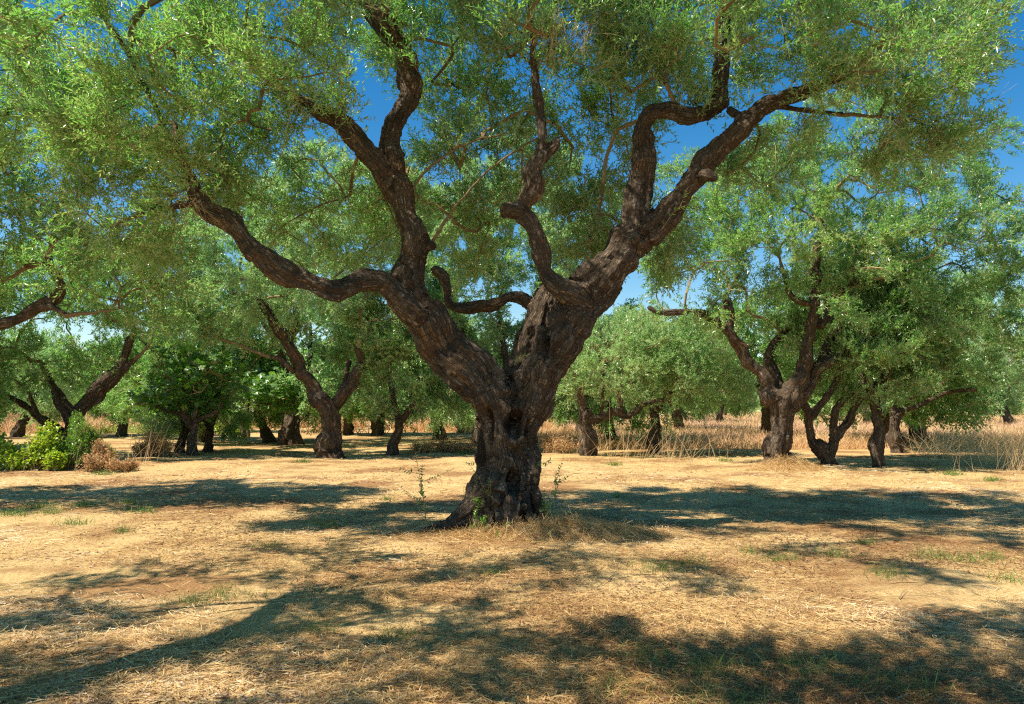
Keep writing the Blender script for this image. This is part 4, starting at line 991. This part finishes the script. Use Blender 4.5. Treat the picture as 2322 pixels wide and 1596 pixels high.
tufts('green_grass', 'small tufts of green grass growing through the straw',
  [(290,1200,.6),(525,1345,1.0),(450,1362,.7),(300,1145,.7),(130,1160,.8),(40,1165,1.0),(90,1150,1.0),(200,1148,.9),(180,1185,.8),(330,1160,.8),(620,1240,.6),(1120,1300,.4),(2000,1300,.8),(1560,1270,.8),(2050,1560,.9),(1380,1560,.7),(900,1440,.6),(1880,1250,.9),(750,1190,.9),(1495,1280,1.0),(1805,1518,1.1),(1600,1515,.9),(1450,1495,1.1),(2272,1310,.8),(2100,1258,.9),
   (1760,1262,.8),(880,1132,.5),(2190,1268,.8),(1400,1128,.5),(1690,1245,.6),(1950,1225,.6),(240,1072,.9),(1390,1055,.8),(1640,1048,.9),(2150,1075,.9),(2240,1085,.8),(30,1060,.9),(740,1425,.5),(1620,1590,1.2),(1320,1190,.6),(2240,1262,.6),(1050,1030,.8),(690,1048,.9)],
  71, M['greengrass'], 130, (.07, .20), .0026, .13)
tufts('dry_weeds', 'thin dried weed stalks standing in the mown straw',
  [(x, y, .35) for x, y in zip(np.random.default_rng(5).uniform(0, 2321, 90), 1045 + 300 * np.random.default_rng(6).random(90) ** 1.6)], 72, M['weed'], 12, (.08, .26), .0016, .12, 'weeds')

# tall dry grass beyond the mown strip
def field(name, label, n, region, seed, m, h, W, mu=.5, thr=.35, freq=.35, front=None, kind='stuff'):
    rng = np.random.default_rng(seed); px0, px1, d0, d1 = region
    d = 1 / (1 / d0 + (1 / d1 - 1 / d0) * rng.random(n)); px = rng.uniform(px0, px1, n); x = (px - CX) / FPX * d; y = d
    f = fbm(P3(x * freq, y * freq, x * 0), 3, seed); keep = f > thr + rng.normal(0, .03, n)
    if front is not None: keep &= y > front(px) + fbm(P3(x, y, x * 0), 2, 4) * 1.5
    x, y, f = x[keep], y[keep], f[keep]; c_ = len(x); q = np.maximum(1, y / 22)
    L = h * rng.uniform(.45, 1.15, c_) * (.5 + 1.0 * f)
    d_ = unit(np.stack([rng.normal(.15, .48, c_), rng.normal(0, .48, c_), np.ones(c_)], 1)); s = unit(np.cross(d_, rng.normal(0, 1, (c_, 3)) + [0, 2, 0]))
    b_ = d_.copy(); b_[:, 2] = -.6; V, F, mm = ribbons(np.stack([x, y, gz(x, y)], 1), d_, s, L, W * q * rng.uniform(.6, 1.3, c_), b_ * (L * rng.uniform(.05, .5, c_))[:, None], 2, .25)
    o = quads(name, V, F, m, rnd=np.clip(rng.normal(mu, .22, c_) + (f - .5) * .8, 0, 1).repeat(mm), smooth=False); return tag(o, label, 'grass', kind=kind)
field('dry_grass', 'tall tawny dry grass covering the field behind the right-hand olives', 85000, (1210, 2700, 23.5, 90), 81, M['drygrass'], .55, .0065, .72, .38,
      front=lambda p: np.where(p < 1900, 25.5, 25.5 - (p - 1900) * .004))
field('dry_brush', 'patches of pinkish brown dried weeds in the tall grass', 45000, (1210, 2600, 25, 70), 82, M['weed'], .50, .009, .70, .54, .25)
field('pale_grass', 'pale straw-coloured tall grass at the right edge', 5200, (2060, 2500, 16.3, 24), 83, M['drygrass'], 1.0, .003, .85, .42, .6,
      front=lambda p: 22 - np.clip((p - 2060) / 260, 0, 1) * 5)
field('field_stubble', 'thin dry grass between the far trunks on the left', 34000, (-200, 1250, 40, 110), 84, M['drygrass'], .75, .011, .42, .42, .22)
field('green_patch', 'bright green grass patch in the sun behind the fig tree', 7000, (230, 560, 40, 60), 85, M['bramble'], .55, .012, .4, .30, .3)
def far_wood(seed, n):
    rng = np.random.default_rng(seed); y = rng.uniform(118, 150, n); x = rng.uniform(-120, 120, n)
    top = 3.2 + 4.5 * fbm(P3(x * .09, y * .09, x * 0), 3, seed); z = gz(x, y) + top * rng.random(n) ** .8
    d = unit(rng.normal(0, 1, (n, 3)) + [0, 0, .5]); V, F = leafs(np.stack([x, y, z], 1), d, rng.uniform(.4, .8, n), rng.uniform(.10, .2, n), np.array([0, 0, 1.]), rng)
    r = np.clip(fbm(P3(x * .3, y * .3, z * .5), 2, 8) + rng.normal(0, .15, n), 0, 1)
    tag(quads('far_wood', V, F, [M['olive_far']], rnd=r.repeat(4), smooth=False), 'far-off olive wood closing the view at the horizon', 'wood', kind='stuff')
far_wood(90, 70000)
def stalks(name, label, spots, seed, m):
    rng = np.random.default_rng(seed); acc = Acc(); P0 = None
    for (px, py, n, h, lean) in spots:
        D = EYE * FPX / (py - HOR); p = pt(px, HOR + 1, D); p[2] = float(gz([p[0]], [p[1]])[0])
        if P0 is None: P0 = p.copy()
        for i in range(n):
            q = p + [rng.normal(0, .22), rng.normal(0, .15), 0]; L = h * rng.uniform(.5, 1.1); d = unit(np.array([rng.normal(lean, .35), rng.normal(0, .2), 1])); b_ = np.array([d[0], d[1], -.5]) * L * rng.uniform(.05, .3)
            V, F, mm = ribbons(q[None], d[None], unit(np.cross(d, [0, 1., 0]))[None], np.array([L]), np.array([.0042]), b_[None], 4, .3)
            acc.add(V, F, float(np.clip(rng.normal(.85, .1), 0, 1)))
    o = acc.build(name, [m], None, None, False); return tag(o, label, 'grass', kind='stuff')
stalks('tall_stalks', 'long bleached grass stalks standing singly before the field', [(1395,1050,14,1.3,.25),(1370,1052,4,1.5,0),(1300,1045,6,.9,.3),(1510,1054,10,1.1,.1),(1560,1056,14,1.1,.3),(1610,1054,8,.8,.1),(1450,1050,10,1.,.5),(340,1046,10,1.2,.15),(305,1050,8,1.1,-.1),(400,1035,7,.8,.4),(2290,1072,26,1.1,.35),(2200,1070,8,.9,0),(2330,1090,20,1.1,.2),(1520,1040,12,.9,0)], 88, M['drygrass'])

# ================================================================== LIGHT, SKY, CAMERA
ELEV, AZ = math.radians(56), math.radians(-112)      # sun position: azimuth measured from +Y towards +X
sd = Vector((math.sin(AZ) * math.cos(ELEV), math.cos(AZ) * math.cos(ELEV), math.sin(ELEV)))
sl = bpy.data.lights.new('sun', 'SUN'); sl.energy = 5.0; sl.angle = math.radians(.53); sl.color = (1, .95, .86)
so = bpy.data.objects.new('sun', sl); COL.objects.link(so); so.rotation_euler = sd.to_track_quat('Z', 'Y').to_euler()
w = bpy.data.worlds.new('World'); sc.world = w; w.use_nodes = True; nt = w.node_tree; nt.nodes.clear()
sk = nt.nodes.new('ShaderNodeTexSky'); sk.sky_type = 'NISHITA'; sk.sun_disc = False; sk.sun_elevation = ELEV; sk.sun_rotation = AZ
sk.air_density = 1.0; sk.dust_density = .15; sk.ozone_density = 1.2; sk.altitude = 600
bg = nt.nodes.new('ShaderNodeBackground'); bg.inputs['Strength'].default_value = .10
hs = nt.nodes.new('ShaderNodeHueSaturation'); hs.inputs['Saturation'].default_value = 1.5
wo = nt.nodes.new('ShaderNodeOutputWorld')
nt.links.new(sk.outputs[0], hs.inputs['Color']); nt.links.new(hs.outputs[0], bg.inputs[0]); nt.links.new(bg.outputs[0], wo.inputs[0])

cam = bpy.data.cameras.new('camera'); cam.sensor_width = 36; cam.lens = 36 * FPX / 2321; cam.clip_end = 2000; cam.clip_start = .05
cam.dof.use_dof = True; cam.dof.focus_distance = 9.7; cam.dof.aperture_fstop = 4.0
co_ = bpy.data.objects.new('camera', cam); COL.objects.link(co_); co_.location = (0, 0, EYE); co_.rotation_euler = (math.pi / 2 + PITCH, 0, 0); sc.camera = co_

sc.view_settings.view_transform = 'Standard'; sc.view_settings.look = 'None'; sc.view_settings.gamma = 1; sc.view_settings.use_white_balance = True; sc.view_settings.white_balance_temperature = 7350; sc.view_settings.exposure = 0.80
cy = sc.cycles; cy.max_bounces = 6; cy.diffuse_bounces = 4; cy.glossy_bounces = 2; cy.transmission_bounces = 3; cy.transparent_max_bounces = 4
sc.cycles.filter_width = 1.2; cy.use_denoising = False; cy.sample_clamp_indirect = 4
try: cy.denoising_input_passes = 'RGB_ALBEDO_NORMAL'
except Exception: pass
